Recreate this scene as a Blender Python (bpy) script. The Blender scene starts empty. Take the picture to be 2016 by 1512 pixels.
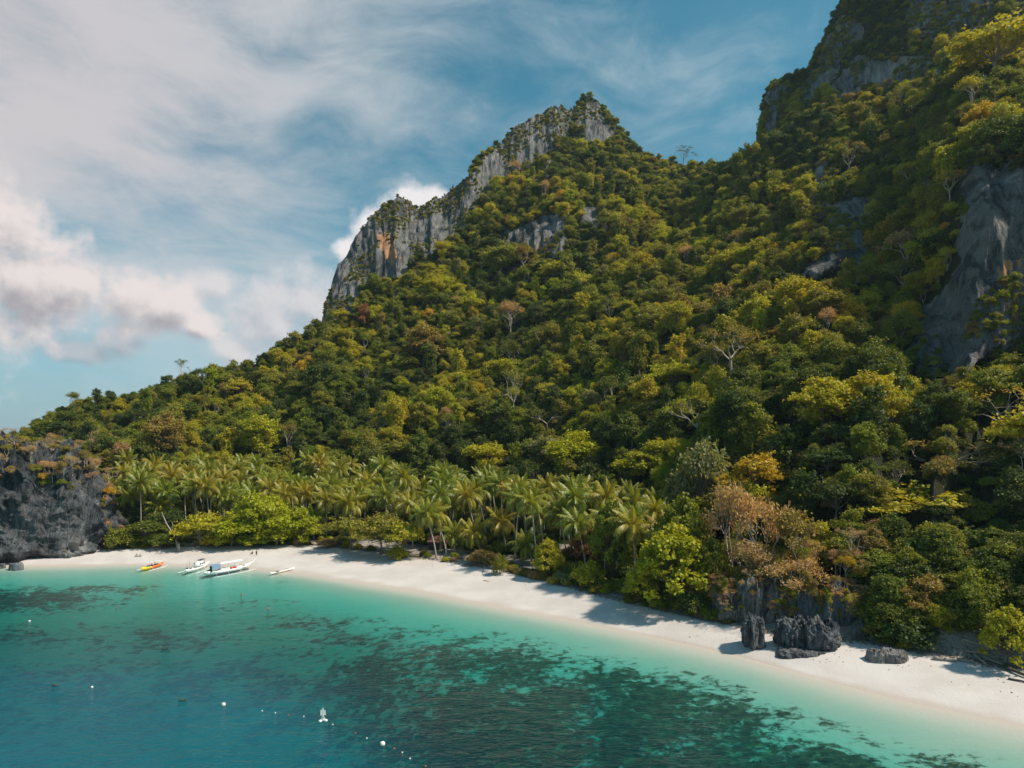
import bpy, math, random
import numpy as np
R = math.radians
rnd = random.Random(7)
rng = np.random.default_rng(11)
SC = bpy.context.scene
COL = SC.collection

# ------------------------------------------------------------------ camera, sky, sun
F, CX, HY, CAMH = 1380.0, 1008.0, 865.0, 35.0      # focal length and horizon of the photograph (2016 px wide)
cam_d = bpy.data.cameras.new('camera'); cam = bpy.data.objects.new('camera', cam_d); COL.objects.link(cam)
cam.location = (0, 0, CAMH); cam.rotation_euler = (R(90), 0, 0)
cam_d.sensor_width = 36; cam_d.lens = 36*F/2016; cam_d.shift_y = (HY-756)/2016
cam_d.clip_start = 0.5; cam_d.clip_end = 20000
SC.camera = cam
SUN_EL, SUN_AZ = R(51), R(-9)         # azimuth measured from +X (right) towards +Y (away from the camera)
sdir = np.array([math.cos(SUN_EL)*math.cos(SUN_AZ), math.cos(SUN_EL)*math.sin(SUN_AZ), math.sin(SUN_EL)])
sun_d = bpy.data.lights.new('sun', 'SUN'); sun = bpy.data.objects.new('sun', sun_d); COL.objects.link(sun)
from mathutils import Vector
sun.rotation_euler = Vector(sdir).to_track_quat('Z', 'Y').to_euler()
sun.location = tuple(sdir*600)
sun_d.energy = 4.8; sun_d.angle = R(3.0); sun_d.color = (1.0, 0.90, 0.74)
SC.view_settings.view_transform = 'Standard'; SC.view_settings.look = 'None'
SC.view_settings.gamma = 1; SC.view_settings.exposure = 0.25; SC.view_settings.use_curve_mapping = False
SC.render.engine = 'CYCLES'
SC.cycles.max_bounces = 6; SC.cycles.diffuse_bounces = 3; SC.cycles.glossy_bounces = 2
SC.cycles.transmission_bounces = 3; SC.cycles.transparent_max_bounces = 8
SC.cycles.use_denoising = True

class NT:
    """small helper for node trees"""
    def __init__(s, nt): s.nt = nt; s.x = 0
    def n(s, typ, **kw):
        nd = s.nt.nodes.new(typ); s.x += 30; nd.location = (s.x, 0)
        for k, v in kw.items():
            if k == 'ins':
                for kk, vv in v.items():
                    if isinstance(vv, bpy.types.NodeSocket): s.nt.links.new(vv, nd.inputs[kk])
                    else: nd.inputs[kk].default_value = vv
            else: setattr(nd, k, v)
        return nd
    def m(s, op, a, b=0.0, c=None, clamp=False):
        d = {0: a, 1: b}
        if c is not None: d[2] = c
        return s.n('ShaderNodeMath', operation=op, use_clamp=clamp, ins=d).outputs[0]
    def vm(s, op, a, b=(0, 0, 0)):
        nd = s.n('ShaderNodeVectorMath', operation=op, ins={0: a, 1: b})
        return nd.outputs['Value'] if op in ('LENGTH', 'DOT_PRODUCT', 'DISTANCE') else nd.outputs[0]
    def mix(s, f, a, b, blend='MIX'):
        nd = s.n('ShaderNodeMix', data_type='RGBA', blend_type=blend)
        for k, v in ((0, f), (6, a), (7, b)):
            if isinstance(v, bpy.types.NodeSocket): s.nt.links.new(v, nd.inputs[k])
            else: nd.inputs[k].default_value = v if k == 0 else (tuple(v)+(1,))[:4]
        return nd.outputs[2]
    def noise(s, vec, scale, detail=4, rough=0.55, dist=0.0, out='Fac'):
        return s.n('ShaderNodeTexNoise', ins={'Vector': vec, 'Scale': scale, 'Detail': detail, 'Roughness': rough, 'Distortion': dist}).outputs[out]
    def ramp(s, fac, stops, interp='LINEAR'):
        nd = s.n('ShaderNodeValToRGB', ins={0: fac}); cr = nd.color_ramp; cr.interpolation = interp
        while len(cr.elements) < len(stops): cr.elements.new(0.5)
        for e, (p, c) in zip(cr.elements, stops):
            e.position = p; e.color = (tuple(c)+(1,))[:4] if not isinstance(c, (int, float)) else (c, c, c, 1)
        return nd.outputs[0]
    def sstep(s, v, a, b):
        return s.n('ShaderNodeMapRange', interpolation_type='SMOOTHSTEP', ins={0: v, 1: a, 2: b}).outputs[0]
    def scale3(s, vec, sc): return s.vm('MULTIPLY', vec, sc)
    def link(s, a, b): s.nt.links.new(a, b)

def pdir(px, py):
    v = np.array([(px-CX)/F, 1.0, (HY-py)/F]); return v/np.linalg.norm(v)

def build_world():
    w = bpy.data.worlds.new('World'); SC.world = w; w.use_nodes = True
    w.node_tree.nodes.clear(); N = NT(w.node_tree)
    sky = N.n('ShaderNodeTexSky', sky_type='NISHITA', sun_disc=False)
    sky.sun_elevation = SUN_EL; sky.sun_rotation = R(90)-SUN_AZ
    sky.altitude = 0; sky.air_density = 1.0; sky.dust_density = 1.6; sky.ozone_density = 2.2
    d = N.n('ShaderNodeTexCoord').outputs['Generated']
    # slightly muted, teal tropical sky
    hsv = N.n('ShaderNodeHueSaturation', ins={'Hue': 0.452, 'Saturation': 0.98, 'Value': 0.74, 'Color': sky.outputs[0]}).outputs[0]
    hsv = N.mix(1.0, hsv, (0.40, 0.76, 0.90), 'MULTIPLY')
    el = N.n('ShaderNodeSeparateXYZ', ins={0: d}).outputs[2]
    # thin high cloud: stretched noise, thicker towards the upper left
    warp = N.noise(d, 2.2, 3, out='Color')
    dw = N.vm('ADD', d, N.vm('SCALE', warp, (0, 0, 0)))
    wn = w.node_tree.nodes[-1]
    sc = [n for n in w.node_tree.nodes if n.bl_idname == 'ShaderNodeVectorMath' and n.operation == 'SCALE'][-1]
    sc.inputs['Scale'].default_value = 0.16
    st = N.vm('MULTIPLY', dw, (1.0, 1.0, 2.6))
    c1 = N.noise(st, 3.6, 9, 0.52, 0.35)
    st2 = N.vm('MULTIPLY', dw, (1.6, 1.0, 3.6))
    c2 = N.noise(st2, 4.5, 9, 0.66, 0.5)
    def glow(px, py, r, amp):
        c = tuple(pdir(px, py))
        dist = N.vm('DISTANCE', d, c)
        g = N.m('POWER', 2.718, N.m('MULTIPLY', N.m('MULTIPLY', dist, dist), -1.0/(r*r)))
        return N.m('MULTIPLY', g, amp)
    cov = glow(-10, 90, 0.33, 0.44)
    left = glow(-60, 160, 0.50, 1.0)
    for a in ((330, 330, 0.20, 0.08), (760, 110, 0.12, 0.15), (660, 190, .09, .08), (560, 720, .20, .10), (1170, 95, 0.07, 0.10), (1400, 190, .25, .03), (980, 160, .2, .05)):
        cov = N.m('ADD', cov, glow(*a))
    cov = N.m('ADD', cov, -0.01)
    cirr = N.m('ADD', N.m('MULTIPLY', c1, 0.62), N.m('MULTIPLY', c2, 0.38))
    cm = N.m('ADD', N.m('MULTIPLY', N.m('SUBTRACT', cirr, 0.50), 1.5), cov)
    cm = N.sstep(cm, -0.05, 0.55)
    cm = N.m('MULTIPLY', cm, 0.88)
    col = N.mix(cm, hsv, N.mix(left, (3.1, 3.85, 4.2), (4.5, 4.1, 4.15)))
    # horizon brightening
    hz = N.sstep(el, 0.34, 0.0)
    col = N.mix(N.m('MULTIPLY', hz, 0.50), col, (3.3, 4.4, 4.9))
    # cumulus
    def density(vec, blobs):
        best = None
        for px, py, r, sq in blobs:
            c = pdir(px, py); s3 = (1/r*F, 1/r*F, sq/r*F)
            dd = N.vm('MULTIPLY', N.vm('SUBTRACT', vec, tuple(c)), s3)
            v = N.m('SUBTRACT', 1.0, N.vm('LENGTH', dd))
            best = v if best is None else N.n('ShaderNodeMath', operation='SMOOTH_MAX', ins={0: best, 1: v, 2: 0.25}).outputs[0]
        nz = N.noise(vec, 16.0, 8, 0.56, 0.15)
        nz2 = N.noise(vec, 6.0, 4, 0.5)
        k = N.m('ADD', N.m('MULTIPLY', N.m('SUBTRACT', nz, 0.5), 1.9), N.m('MULTIPLY', N.m('SUBTRACT', nz2, 0.5), 1.1))
        return N.m('ADD', best, k)
    def layer(col, blobs, lit, dark, soft, op, off=(0.010, 0, 0.018)):
        a = density(d, blobs)
        b = density(N.vm('ADD', d, off), blobs)
        alpha = N.m('MULTIPLY', N.sstep(a, 0.0, soft), op)
        # light from the upper right: thin towards the light = bright
        sh = N.sstep(N.m('ADD', N.m('MULTIPLY', b, 0.6), N.m('MULTIPLY', N.m('SUBTRACT', b, a), 1.0)), -0.15, 1.15)
        cc = N.mix(sh, lit, dark)
        return N.mix(alpha, col, cc)
    col = layer(col, [(520, 620, 120, 1.4), (610, 600, 90, 1.2), (450, 690, 55, 1.6), (650, 640, 70, 1.3), (400, 560, 90, 2.5)], (5.1, 4.75, 4.75), (3.5, 3.4, 3.65), 0.8, 0.85)
    col = layer(col, [(20, 640, 95, 1.7), (150, 690, 70, 2.6), (240, 670, 55, 1.7), (290, 650, 40, 1.8), (90, 610, 90, 1.5)], (3.4, 3.4, 3.65), (2.3, 2.45, 2.8), 0.8, 0.8)
    col = layer(col, [(-60, 430, 98, 0.8), (-80, 560, 160, 1.0), (50, 560, 112, 1.2), (150, 560, 102, 1.2), (245, 580, 92, 1.2), (330, 605, 76, 1.15), (400, 640, 50, 1.3), (-200, 480, 190, 1)],
                (5.7, 5.05, 4.85), (2.7, 2.45, 2.6), 0.60, 0.95)
    col = layer(col, [(805, 425, 72, 1.1), (862, 402, 50, 1.2), (735, 455, 54, 1.0), (685, 492, 34, 1.0), (760, 500, 70, 1)], (6.0, 5.7, 5.65), (4.6, 4.5, 4.65), 0.55, 0.93)
    bg = N.n('ShaderNodeBackground', ins={0: col, 1: 0.13})
    out = N.n('ShaderNodeOutputWorld'); N.link(bg.outputs[0], out.inputs[0])
build_world()

# ------------------------------------------------------------------ numpy noise
def _h(ix, iy, iz, seed):
    n = (ix*374761393 + iy*668265263 + iz*2147483647 + seed*974634777) & 0xffffffff
    n = ((n ^ (n >> 13))*1274126177) & 0xffffffff
    n = ((n ^ (n >> 16))*2246822519) & 0xffffffff
    return ((n ^ (n >> 15)) & 0xffffff)/float(0xffffff)
def vnoise(x, y, z=0.0, seed=0):
    x, y, z = np.broadcast_arrays(np.asarray(x, float), np.asarray(y, float), np.asarray(z, float))
    xi, yi, zi = np.floor(x), np.floor(y), np.floor(z)
    fx, fy, fz = x-xi, y-yi, z-zi
    xi, yi, zi = xi.astype(np.int64), yi.astype(np.int64), zi.astype(np.int64)
    fx, fy, fz = [f*f*f*(f*(f*6-15)+10) for f in (fx, fy, fz)]
    def c(a, b, d): return _h(xi+a, yi+b, zi+d, seed)
    x00 = c(0,0,0)*(1-fx)+c(1,0,0)*fx; x10 = c(0,1,0)*(1-fx)+c(1,1,0)*fx
    x01 = c(0,0,1)*(1-fx)+c(1,0,1)*fx; x11 = c(0,1,1)*(1-fx)+c(1,1,1)*fx
    return (x00*(1-fy)+x10*fy)*(1-fz)+(x01*(1-fy)+x11*fy)*fz
def fbm(x, y, z=0.0, oct=5, seed=0, gain=0.5):
    s = 0; a = 1.0; t = 0
    for i in range(oct):
        s = s+a*(vnoise(np.asarray(x)*2**i+i*17.3, np.asarray(y)*2**i-i*9.1, np.asarray(z)*2**i+i*5.7, seed+i)*2-1); t += a; a *= gain
    return s/t
def ridged(x, y, z=0.0, oct=4, seed=0, gain=0.55):
    s = 0; a = 1.0; t = 0
    for i in range(oct):
        v = 1-np.abs(vnoise(np.asarray(x)*2**i+i*7.3, np.asarray(y)*2**i, np.asarray(z)*2**i, seed+i)*2-1)
        s = s+a*v; t += a; a *= gain
    return s/t
def sstep(v, a, b):
    t = np.clip((v-a)/(b-a), 0, 1); return t*t*(3-2*t)
def smooth1(a, w, axis=0):
    k = np.exp(-0.5*(np.arange(-2*w, 2*w+1)/w)**2); k /= k.sum()
    pad = [(0, 0)]*a.ndim; pad[axis] = (2*w, 2*w)
    return np.apply_along_axis(lambda v: np.convolve(v, k, 'valid'), axis, np.pad(a, pad, mode='edge'))

# ------------------------------------------------------------------ mesh helpers
def mesh_np(name, V, Fq, attrs=None, fattrs=None, smooth=True):
    """V (n,3); Fq list of arrays of faces each (m,k)"""
    me = bpy.data.meshes.new(name); V = np.asarray(V, np.float32)
    if not isinstance(Fq, (list, tuple)): Fq = [Fq]
    Fq = [np.asarray(f, np.int32) for f in Fq if len(f)]
    me.vertices.add(len(V)); me.vertices.foreach_set('co', V.ravel())
    nl = sum(f.size for f in Fq); nf = sum(len(f) for f in Fq)
    me.loops.add(nl); me.loops.foreach_set('vertex_index', np.concatenate([f.ravel() for f in Fq]))
    me.polygons.add(nf)
    ls = []; off = 0
    for f in Fq:
        ls.append(off+np.arange(len(f))*f.shape[1]); off += f.size
    me.polygons.foreach_set('loop_start', np.concatenate(ls).astype(np.int32))
    me.update(calc_edges=True)
    for nm, a in (attrs or {}).items():
        if a.ndim == 2 and a.shape[1] == 4:
            at = me.attributes.new(nm, 'FLOAT_COLOR', 'POINT'); at.data.foreach_set('color', a.astype(np.float32).ravel())
        elif a.ndim == 2:
            at = me.attributes.new(nm, 'FLOAT_VECTOR', 'POINT'); at.data.foreach_set('vector', a.astype(np.float32).ravel())
        else:
            at = me.attributes.new(nm, 'FLOAT', 'POINT'); at.data.foreach_set('value', a.astype(np.float32).ravel())
    for nm, a in (fattrs or {}).items():
        at = me.attributes.new(nm, 'FLOAT', 'FACE'); at.data.foreach_set('value', a.astype(np.float32).ravel())
    if smooth: me.polygons.foreach_set('use_smooth', np.ones(nf, bool))
    me.validate() if False else None
    return me
def grid_faces(nr, nc):
    i = np.arange(nr-1)[:, None]*nc+np.arange(nc-1)[None, :]
    return np.stack([i, i+1, i+1+nc, i+nc], -1).reshape(-1, 4)
class MB:
    """collects simple solids into one mesh"""
    def __init__(s): s.v = []; s.f = []; s.m = []; s.n = 0; s.cur = 0
    def add(s, V, Fc):
        V = np.asarray(V, float)
        for f in Fc: s.f.append(tuple(int(i)+s.n for i in f)); s.m.append(s.cur)
        s.v.append(V); s.n += len(V); return s
    def tube(s, pts, rad, sides=6, cap=True):
        P = np.asarray(pts, float); n = len(P); rad = np.broadcast_to(rad, (n,)) if np.ndim(rad) else np.full(n, rad)
        V = []
        for i in range(n):
            t = P[min(i+1, n-1)]-P[max(i-1, 0)]; t = t/(np.linalg.norm(t)+1e-9)
            a = np.cross(t, (0, 0, 1) if abs(t[2]) < 0.9 else (1, 0, 0)); a /= np.linalg.norm(a); b = np.cross(t, a)
            for k in range(sides):
                w = 2*math.pi*k/sides; V.append(P[i]+rad[i]*(a*math.cos(w)+b*math.sin(w)))
        Fc = [(i*sides+k, i*sides+(k+1) % sides, (i+1)*sides+(k+1) % sides, (i+1)*sides+k) for i in range(n-1) for k in range(sides)]
        if cap: Fc += [tuple(range(sides-1, -1, -1)), tuple((n-1)*sides+k for k in range(sides))]
        return s.add(V, Fc)
    def box(s, c, sz, rz=0.0, rx=0.0):
        c = np.asarray(c, float); h = np.asarray(sz, float)/2
        V = np.array([[x, y, z] for x in (-1, 1) for y in (-1, 1) for z in (-1, 1)])*h
        if rx: V = V @ np.array([[1, 0, 0], [0, math.cos(rx), math.sin(rx)], [0, -math.sin(rx), math.cos(rx)]])
        if rz: V = V @ np.array([[math.cos(rz), math.sin(rz), 0], [-math.sin(rz), math.cos(rz), 0], [0, 0, 1]])
        return s.add(V+c, [(0, 1, 3, 2), (4, 6, 7, 5), (0, 4, 5, 1), (2, 3, 7, 6), (0, 2, 6, 4), (1, 5, 7, 3)])
    def ball(s, c, r, nu=12, nv=8):
        V = [[0, 0, 1]]; 
        for j in range(1, nv):
            for i in range(nu):
                t = math.pi*j/nv; p = 2*math.pi*i/nu; V.append([math.sin(t)*math.cos(p), math.sin(t)*math.sin(p), math.cos(t)])
        V.append([0, 0, -1]); L = len(V)-1
        Fc = [(0, 1+i, 1+(i+1) % nu) for i in range(nu)]
        for j in range(nv-2):
            for i in range(nu):
                a = 1+j*nu+i; b = 1+j*nu+(i+1) % nu; Fc.append((a, a+nu, b+nu, b))
        Fc += [(L, 1+(nv-2)*nu+(i+1) % nu, 1+(nv-2)*nu+i) for i in range(nu)]
        return s.add(np.array(V)*np.asarray(r)+np.asarray(c), Fc)
    def mesh(s, name, mats, smooth=False):
        me = bpy.data.meshes.new(name)
        me.from_pydata(np.concatenate(s.v).tolist(), [], s.f)
        for m in (mats if isinstance(mats, (list, tuple)) else [mats]): me.materials.append(m)
        me.polygons.foreach_set('material_index', s.m)
        if smooth: me.polygons.foreach_set('use_smooth', np.ones(len(s.f), bool))
        me.update(); return me
def link(name, me, parent=None):
    o = bpy.data.objects.new(name, me); COL.objects.link(o)
    if parent is not None: o.parent = parent
    return o
def tag(o, label=None, cat=None, group=None, kind=None):
    if label: o['label'] = label
    if cat: o['category'] = cat
    if group: o['group'] = group
    if kind: o['kind'] = kind
    return o
def thing(name, label, cat, loc=(0, 0, 0), rz=0.0, group=None, s=1.0):
    o = bpy.data.objects.new(name, None); COL.objects.link(o); o.empty_display_size = 0.2
    o.location = loc; o.rotation_euler = (0, 0, rz)
    if not isinstance(s, (int, float)): o.scale = s
    else: o.scale = (s, s, s)
    return tag(o, label, cat, group)

# ------------------------------------------------------------------ materials
def new_mat(name):
    m = bpy.data.materials.new(name); m.use_nodes = True; m.node_tree.nodes.clear()
    return m, NT(m.node_tree)
def finish(N, shader):
    o = N.n('ShaderNodeOutputMaterial'); N.link(shader, o.inputs[0])
def simple_mat(name, col, rough=0.6, spec=0.3, var=0.25, scale=6.0, bump=0.1, metal=0.0):
    m, N = new_mat(name)
    co = N.n('ShaderNodeTexCoord').outputs['Object']
    nz = N.noise(co, scale, 5, 0.6)
    c = N.mix(nz, tuple(x*(1-var) for x in col), tuple(min(1, x*(1+var)) for x in col))
    b = N.n('ShaderNodeBump', ins={'Height': nz, 'Strength': bump, 'Distance': 0.1}).outputs[0]
    p = N.n('ShaderNodeBsdfPrincipled', ins={'Base Color': c, 'Roughness': rough, 'Normal': b, 'Specular IOR Level': spec, 'Metallic': metal})
    finish(N, p.outputs[0]); return m
def leaf_mat(name, source, trans=0.34):
    """source: 'instancer' (colour carried by every instance) or 'object' (the object's own colour)"""
    m, N = new_mat(name)
    if source == 'instancer':
        c = N.n('ShaderNodeAttribute', attribute_name='tcol', attribute_type='INSTANCER').outputs['Color']
    else:
        c = N.n('ShaderNodeObjectInfo').outputs['Color']
    lv = N.n('ShaderNodeAttribute', attribute_name='lv').outputs['Fac']
    # young and old leaves differ from one another
    c2 = N.mix(N.m('MULTIPLY', N.sstep(lv, 0.55, 1.0), 0.55), c, (0.30, 0.26, 0.02))
    hv = N.n('ShaderNodeHueSaturation', ins={'Hue': 0.5, 'Saturation': 1.0, 'Value': N.n('ShaderNodeMapRange', ins={0: lv, 1: 0.0, 2: 1.0, 3: 0.62, 4: 1.45}).outputs[0], 'Color': c2}).outputs[0]
    p = N.n('ShaderNodeBsdfPrincipled', ins={'Base Color': hv, 'Roughness': 0.55, 'Specular IOR Level': 0.22})
    t = N.n('ShaderNodeBsdfTranslucent', ins={'Color': N.mix(1.0, hv, (1.5, 1.25, 0.45), 'MULTIPLY')})
    mx = N.n('ShaderNodeMixShader', ins={0: trans, 1: p.outputs[0], 2: t.outputs[0]})
    finish(N, mx.outputs[0]); return m
M = {}
M['leaf_mass'] = leaf_mat('leaf_forest', 'instancer')
M['leaf'] = leaf_mat('leaf', 'object')
M['bark'] = simple_mat('bark', (0.20, 0.165, 0.13), 0.8, 0.15, 0.35, 3, 0.4)
M['bark_pale'] = simple_mat('bark_pale', (0.42, 0.35, 0.29), 0.8, 0.15, 0.3, 3, 0.3)
M['bark_dark'] = simple_mat('bark_dark', (0.09, 0.08, 0.07), 0.8, 0.15, 0.35, 3, 0.4)
M['palm_trunk'] = simple_mat('palm_trunk', (0.40, 0.35, 0.29), 0.8, 0.15, 0.3, 5, 0.4)
def frond_mat():
    m, N = new_mat('palm_frond')
    oc = N.n('ShaderNodeObjectInfo').outputs['Color']
    u = N.n('ShaderNodeAttribute', attribute_name='lv').outputs['Fac']
    c = N.mix(N.sstep(u, 0.30, 1.0), oc, (0.45, 0.34, 0.06))
    p = N.n('ShaderNodeBsdfPrincipled', ins={'Base Color': c, 'Roughness': 0.42, 'Specular IOR Level': 0.4})
    t = N.n('ShaderNodeBsdfTranslucent', ins={'Color': N.mix(1.0, c, (1.5, 1.3, 0.4), 'MULTIPLY')})
    mx = N.n('ShaderNodeMixShader', ins={0: 0.30, 1: p.outputs[0], 2: t.outputs[0]})
    finish(N, mx.outputs[0]); return m
M['frond'] = frond_mat()
def rock_mat(name, dark=(0.10, 0.11, 0.125), mid=(0.23, 0.235, 0.245), pale=(0.50, 0.48, 0.46), sc=1.0, attrs=False, stain=(0.62, 0.26, 0.07)):
    m, N = new_mat(name)
    co = N.n('ShaderNodeNewGeometry').outputs['Position']
    v1 = N.vm('MULTIPLY', co, (1.0, 0.35, 0.13))
    big = N.noise(co, 0.045*sc, 5, 0.6, 0.6)
    str1 = N.noise(v1, 0.35*sc, 8, 0.68, 0.9)
    str2 = N.noise(v1, 1.3*sc, 5, 0.65, 0.4)
    fine = N.noise(co, 1.6*sc, 8, 0.7)
    k = N.m('ADD', N.m('MULTIPLY', str1, 0.62), N.m('MULTIPLY', big, 0.38))
    k = N.m('ADD', 0.5, N.m('MULTIPLY', N.m('SUBTRACT', k, 0.52), 1.45))
    k = N.m('ADD', k, N.m('MULTIPLY', N.m('SUBTRACT', fine, 0.5), 0.35))
    c = N.ramp(k, [(0.38, dark), (0.47, mid), (0.55, tuple(x*1.2 for x in mid)), (0.63, pale)])
    wh = N.sstep(N.m('ADD', N.m('MULTIPLY', str2, 0.6), N.m('MULTIPLY', big, 0.5)), 0.60, 0.70)
    c = N.mix(N.m('MULTIPLY', wh, 0.55), c, pale)
    br = N.sstep(N.noise(co, 0.09*sc, 6, 0.65, 1.0), 0.56, 0.70)
    c = N.mix(N.m('MULTIPLY', br, 0.45), c, (0.20, 0.15, 0.10))
    if attrs:
        st = N.n('ShaderNodeAttribute', attribute_name='stain').outputs['Fac']
        sf = N.sstep(N.m('ADD', st, N.m('ADD', N.m('MULTIPLY', N.m('SUBTRACT', str1, 0.5), 2.4), N.m('MULTIPLY', N.m('SUBTRACT', str2, 0.5), 2.0))), 0.42, 0.85)
        sf = N.m('MULTIPLY', sf, N.sstep(st, 0.02, 0.2))
        c = N.mix(sf, c, stain)
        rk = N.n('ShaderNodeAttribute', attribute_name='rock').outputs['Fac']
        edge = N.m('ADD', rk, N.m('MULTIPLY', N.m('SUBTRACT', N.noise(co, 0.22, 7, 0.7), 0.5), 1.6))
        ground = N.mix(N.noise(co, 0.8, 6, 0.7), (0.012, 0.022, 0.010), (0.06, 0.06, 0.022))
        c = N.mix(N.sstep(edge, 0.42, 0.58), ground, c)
        sd = N.n('ShaderNodeAttribute', attribute_name='sand').outputs['Fac']
        sdn = N.m('ADD', sd, N.m('MULTIPLY', N.m('SUBTRACT', N.noise(co, 0.25, 7, 0.7), 0.5), 1.5))
        sand = N.mix(N.noise(co, 1.2, 7, 0.75), (0.34, 0.29, 0.25), (0.66, 0.60, 0.56))
        c = N.mix(N.sstep(sdn, 0.35, 0.70), c, sand)
    h = N.m('ADD', N.m('MULTIPLY', str1, 1.6), N.m('ADD', N.m('MULTIPLY', fine, 0.5), N.m('MULTIPLY', str2, 0.6)))
    b = N.n('ShaderNodeBump', ins={'Height': h, 'Strength': 1.0, 'Distance': 2.2/sc**0.5}).outputs[0]
    p = N.n('ShaderNodeBsdfPrincipled', ins={'Base Color': c, 'Roughness': 0.85, 'Normal': b, 'Specular IOR Level': 0.2})
    finish(N, p.outputs[0]); return m
M['hill'] = rock_mat('limestone_hill', dark=(0.06, 0.062, 0.068), mid=(0.185, 0.178, 0.172), pale=(0.38, 0.36, 0.34), attrs=True, stain=(0.60, 0.30, 0.15))
M['rock'] = rock_mat('limestone_near', dark=(0.034, 0.040, 0.048), mid=(0.11, 0.118, 0.13), pale=(0.33, 0.32, 0.31), sc=1.6)
M['rock_small'] = rock_mat('limestone_boulder', dark=(0.06, 0.068, 0.08), mid=(0.20, 0.21, 0.225), pale=(0.42, 0.40, 0.37), sc=5.0)
M['rock_pale'] = rock_mat('pale_boulder', dark=(0.13, 0.12, 0.11), mid=(0.30, 0.28, 0.27), pale=(0.52, 0.49, 0.47), sc=4.0)

# ------------------------------------------------------------------ shape of the bay
WL = np.array([(-6000, 858+300), (-900, 1108), (-300, 1108), (40, 1115), (150, 1113), (260, 1111), (420, 1114), (500, 1119), (600, 1131), (700, 1147), (850, 1170), (1000, 1199), (1150, 1227),
               (1300, 1257), (1450, 1290), (1600, 1333), (1750, 1373), (1850, 1396), (2016, 1430), (2400, 1510), (3200, 1640), (6000, 1900)], float)
ST = np.array([(-6000, 1080), (-300, 1082), (40, 1084), (200, 1080), (380, 1074), (600, 1071), (700, 1080), (800, 1094), (900, 1108), (1010, 1127), (1100, 1149), (1200, 1176), (1300, 1197),
               (1400, 1219), (1500, 1238), (1600, 1252), (1700, 1260), (1850, 1285), (2016, 1314), (2400, 1375), (3200, 1500), (6000, 1700)], float)
SANDZ = 2.3
def W_D(px): return CAMH*F/(np.interp(px, WL[:, 0], smooth_wl)-HY) if False else CAMH*F/(np.interp(px, WL[:, 0], WL[:, 1])-HY)
_pxs = np.arange(-6000, 6001, 4.0)
_W = smooth1(W_D(_pxs), 7); _S = smooth1((CAMH-SANDZ)*F/(np.interp(_pxs, ST[:, 0], ST[:, 1])-HY), 6)
_far = sstep(_pxs, -900, -2600); _W = _W*(1-_far)+1500*_far
def Wd(px): return np.interp(px, _pxs, _W)
def Sd(px): return np.maximum(np.interp(px, _pxs, _S), Wd(px)+7)
def zpy(py, D): return CAMH-(py-HY)*D/F
def proj(x, y, z): return CX+F*x/y, HY-F*(z-CAMH)/y

# hill profile knots: px: (foot D,z) then (py, D) four times up to the top of the forest slope
K = {
 -700: ((240, 4), (915, 255), (905, 270), (900, 285), (895, 300)),
 -200: ((238, 8), (935, 258), (905, 285), (890, 300), (880, 318)),
 0:    ((236, 9), (975, 260), (945, 290), (925, 310), (908, 328)),
 150:  ((240, 9), (930, 272), (885, 312), (850, 340), (822, 362)),
 300:  ((250, 7), (905, 290), (835, 335), (790, 360), (762, 378)),
 450:  ((255, 7), (890, 295), (805, 345), (755, 375), (742, 392)),
 600:  ((256, 7), (880, 300), (775, 350), (715, 385), (672, 405)),
 700:  ((254, 7), (870, 300), (730, 365), (655, 405), (598, 432)),
 800:  ((250, 7), (860, 300), (690, 380), (600, 425), (520, 458)),
 900:  ((243, 7), (835, 300), (650, 385), (545, 435), (455, 482)),
 1000: ((232, 7), (815, 295), (610, 385), (470, 450), (345, 515)),
 1100: ((222, 8), (805, 280), (580, 380), (430, 450), (275, 540)),
 1200: ((208, 8), (810, 262), (570, 370), (430, 445), (305, 530)),
 1350: ((170, 8), (850, 218), (610, 320), (500, 380), (390, 445)),
 1500: ((142, 8), (880, 182), (630, 270), (480, 330), (300, 415)),
 1600: ((127, 7), (905, 160), (650, 240), (450, 315), (220, 400)),
 1700: ((119, 6), (930, 149), (670, 220), (440, 300), (185, 385)),
 1800: ((113, 6), (950, 140), (690, 203), (420, 268), (140, 362)),
 1880: ((110, 6), (975, 136), (705, 190), (350, 214), (110, 350)),
 2016: ((104, 6), (1000, 130), (700, 180), (350, 200), (70, 335)),
 2300: ((97, 6), (1010, 124), (740, 170), (480, 195), (150, 310)),
 2750: ((90, 6), (1020, 118), (800, 155), (640, 190), (350, 280)),
}
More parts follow.
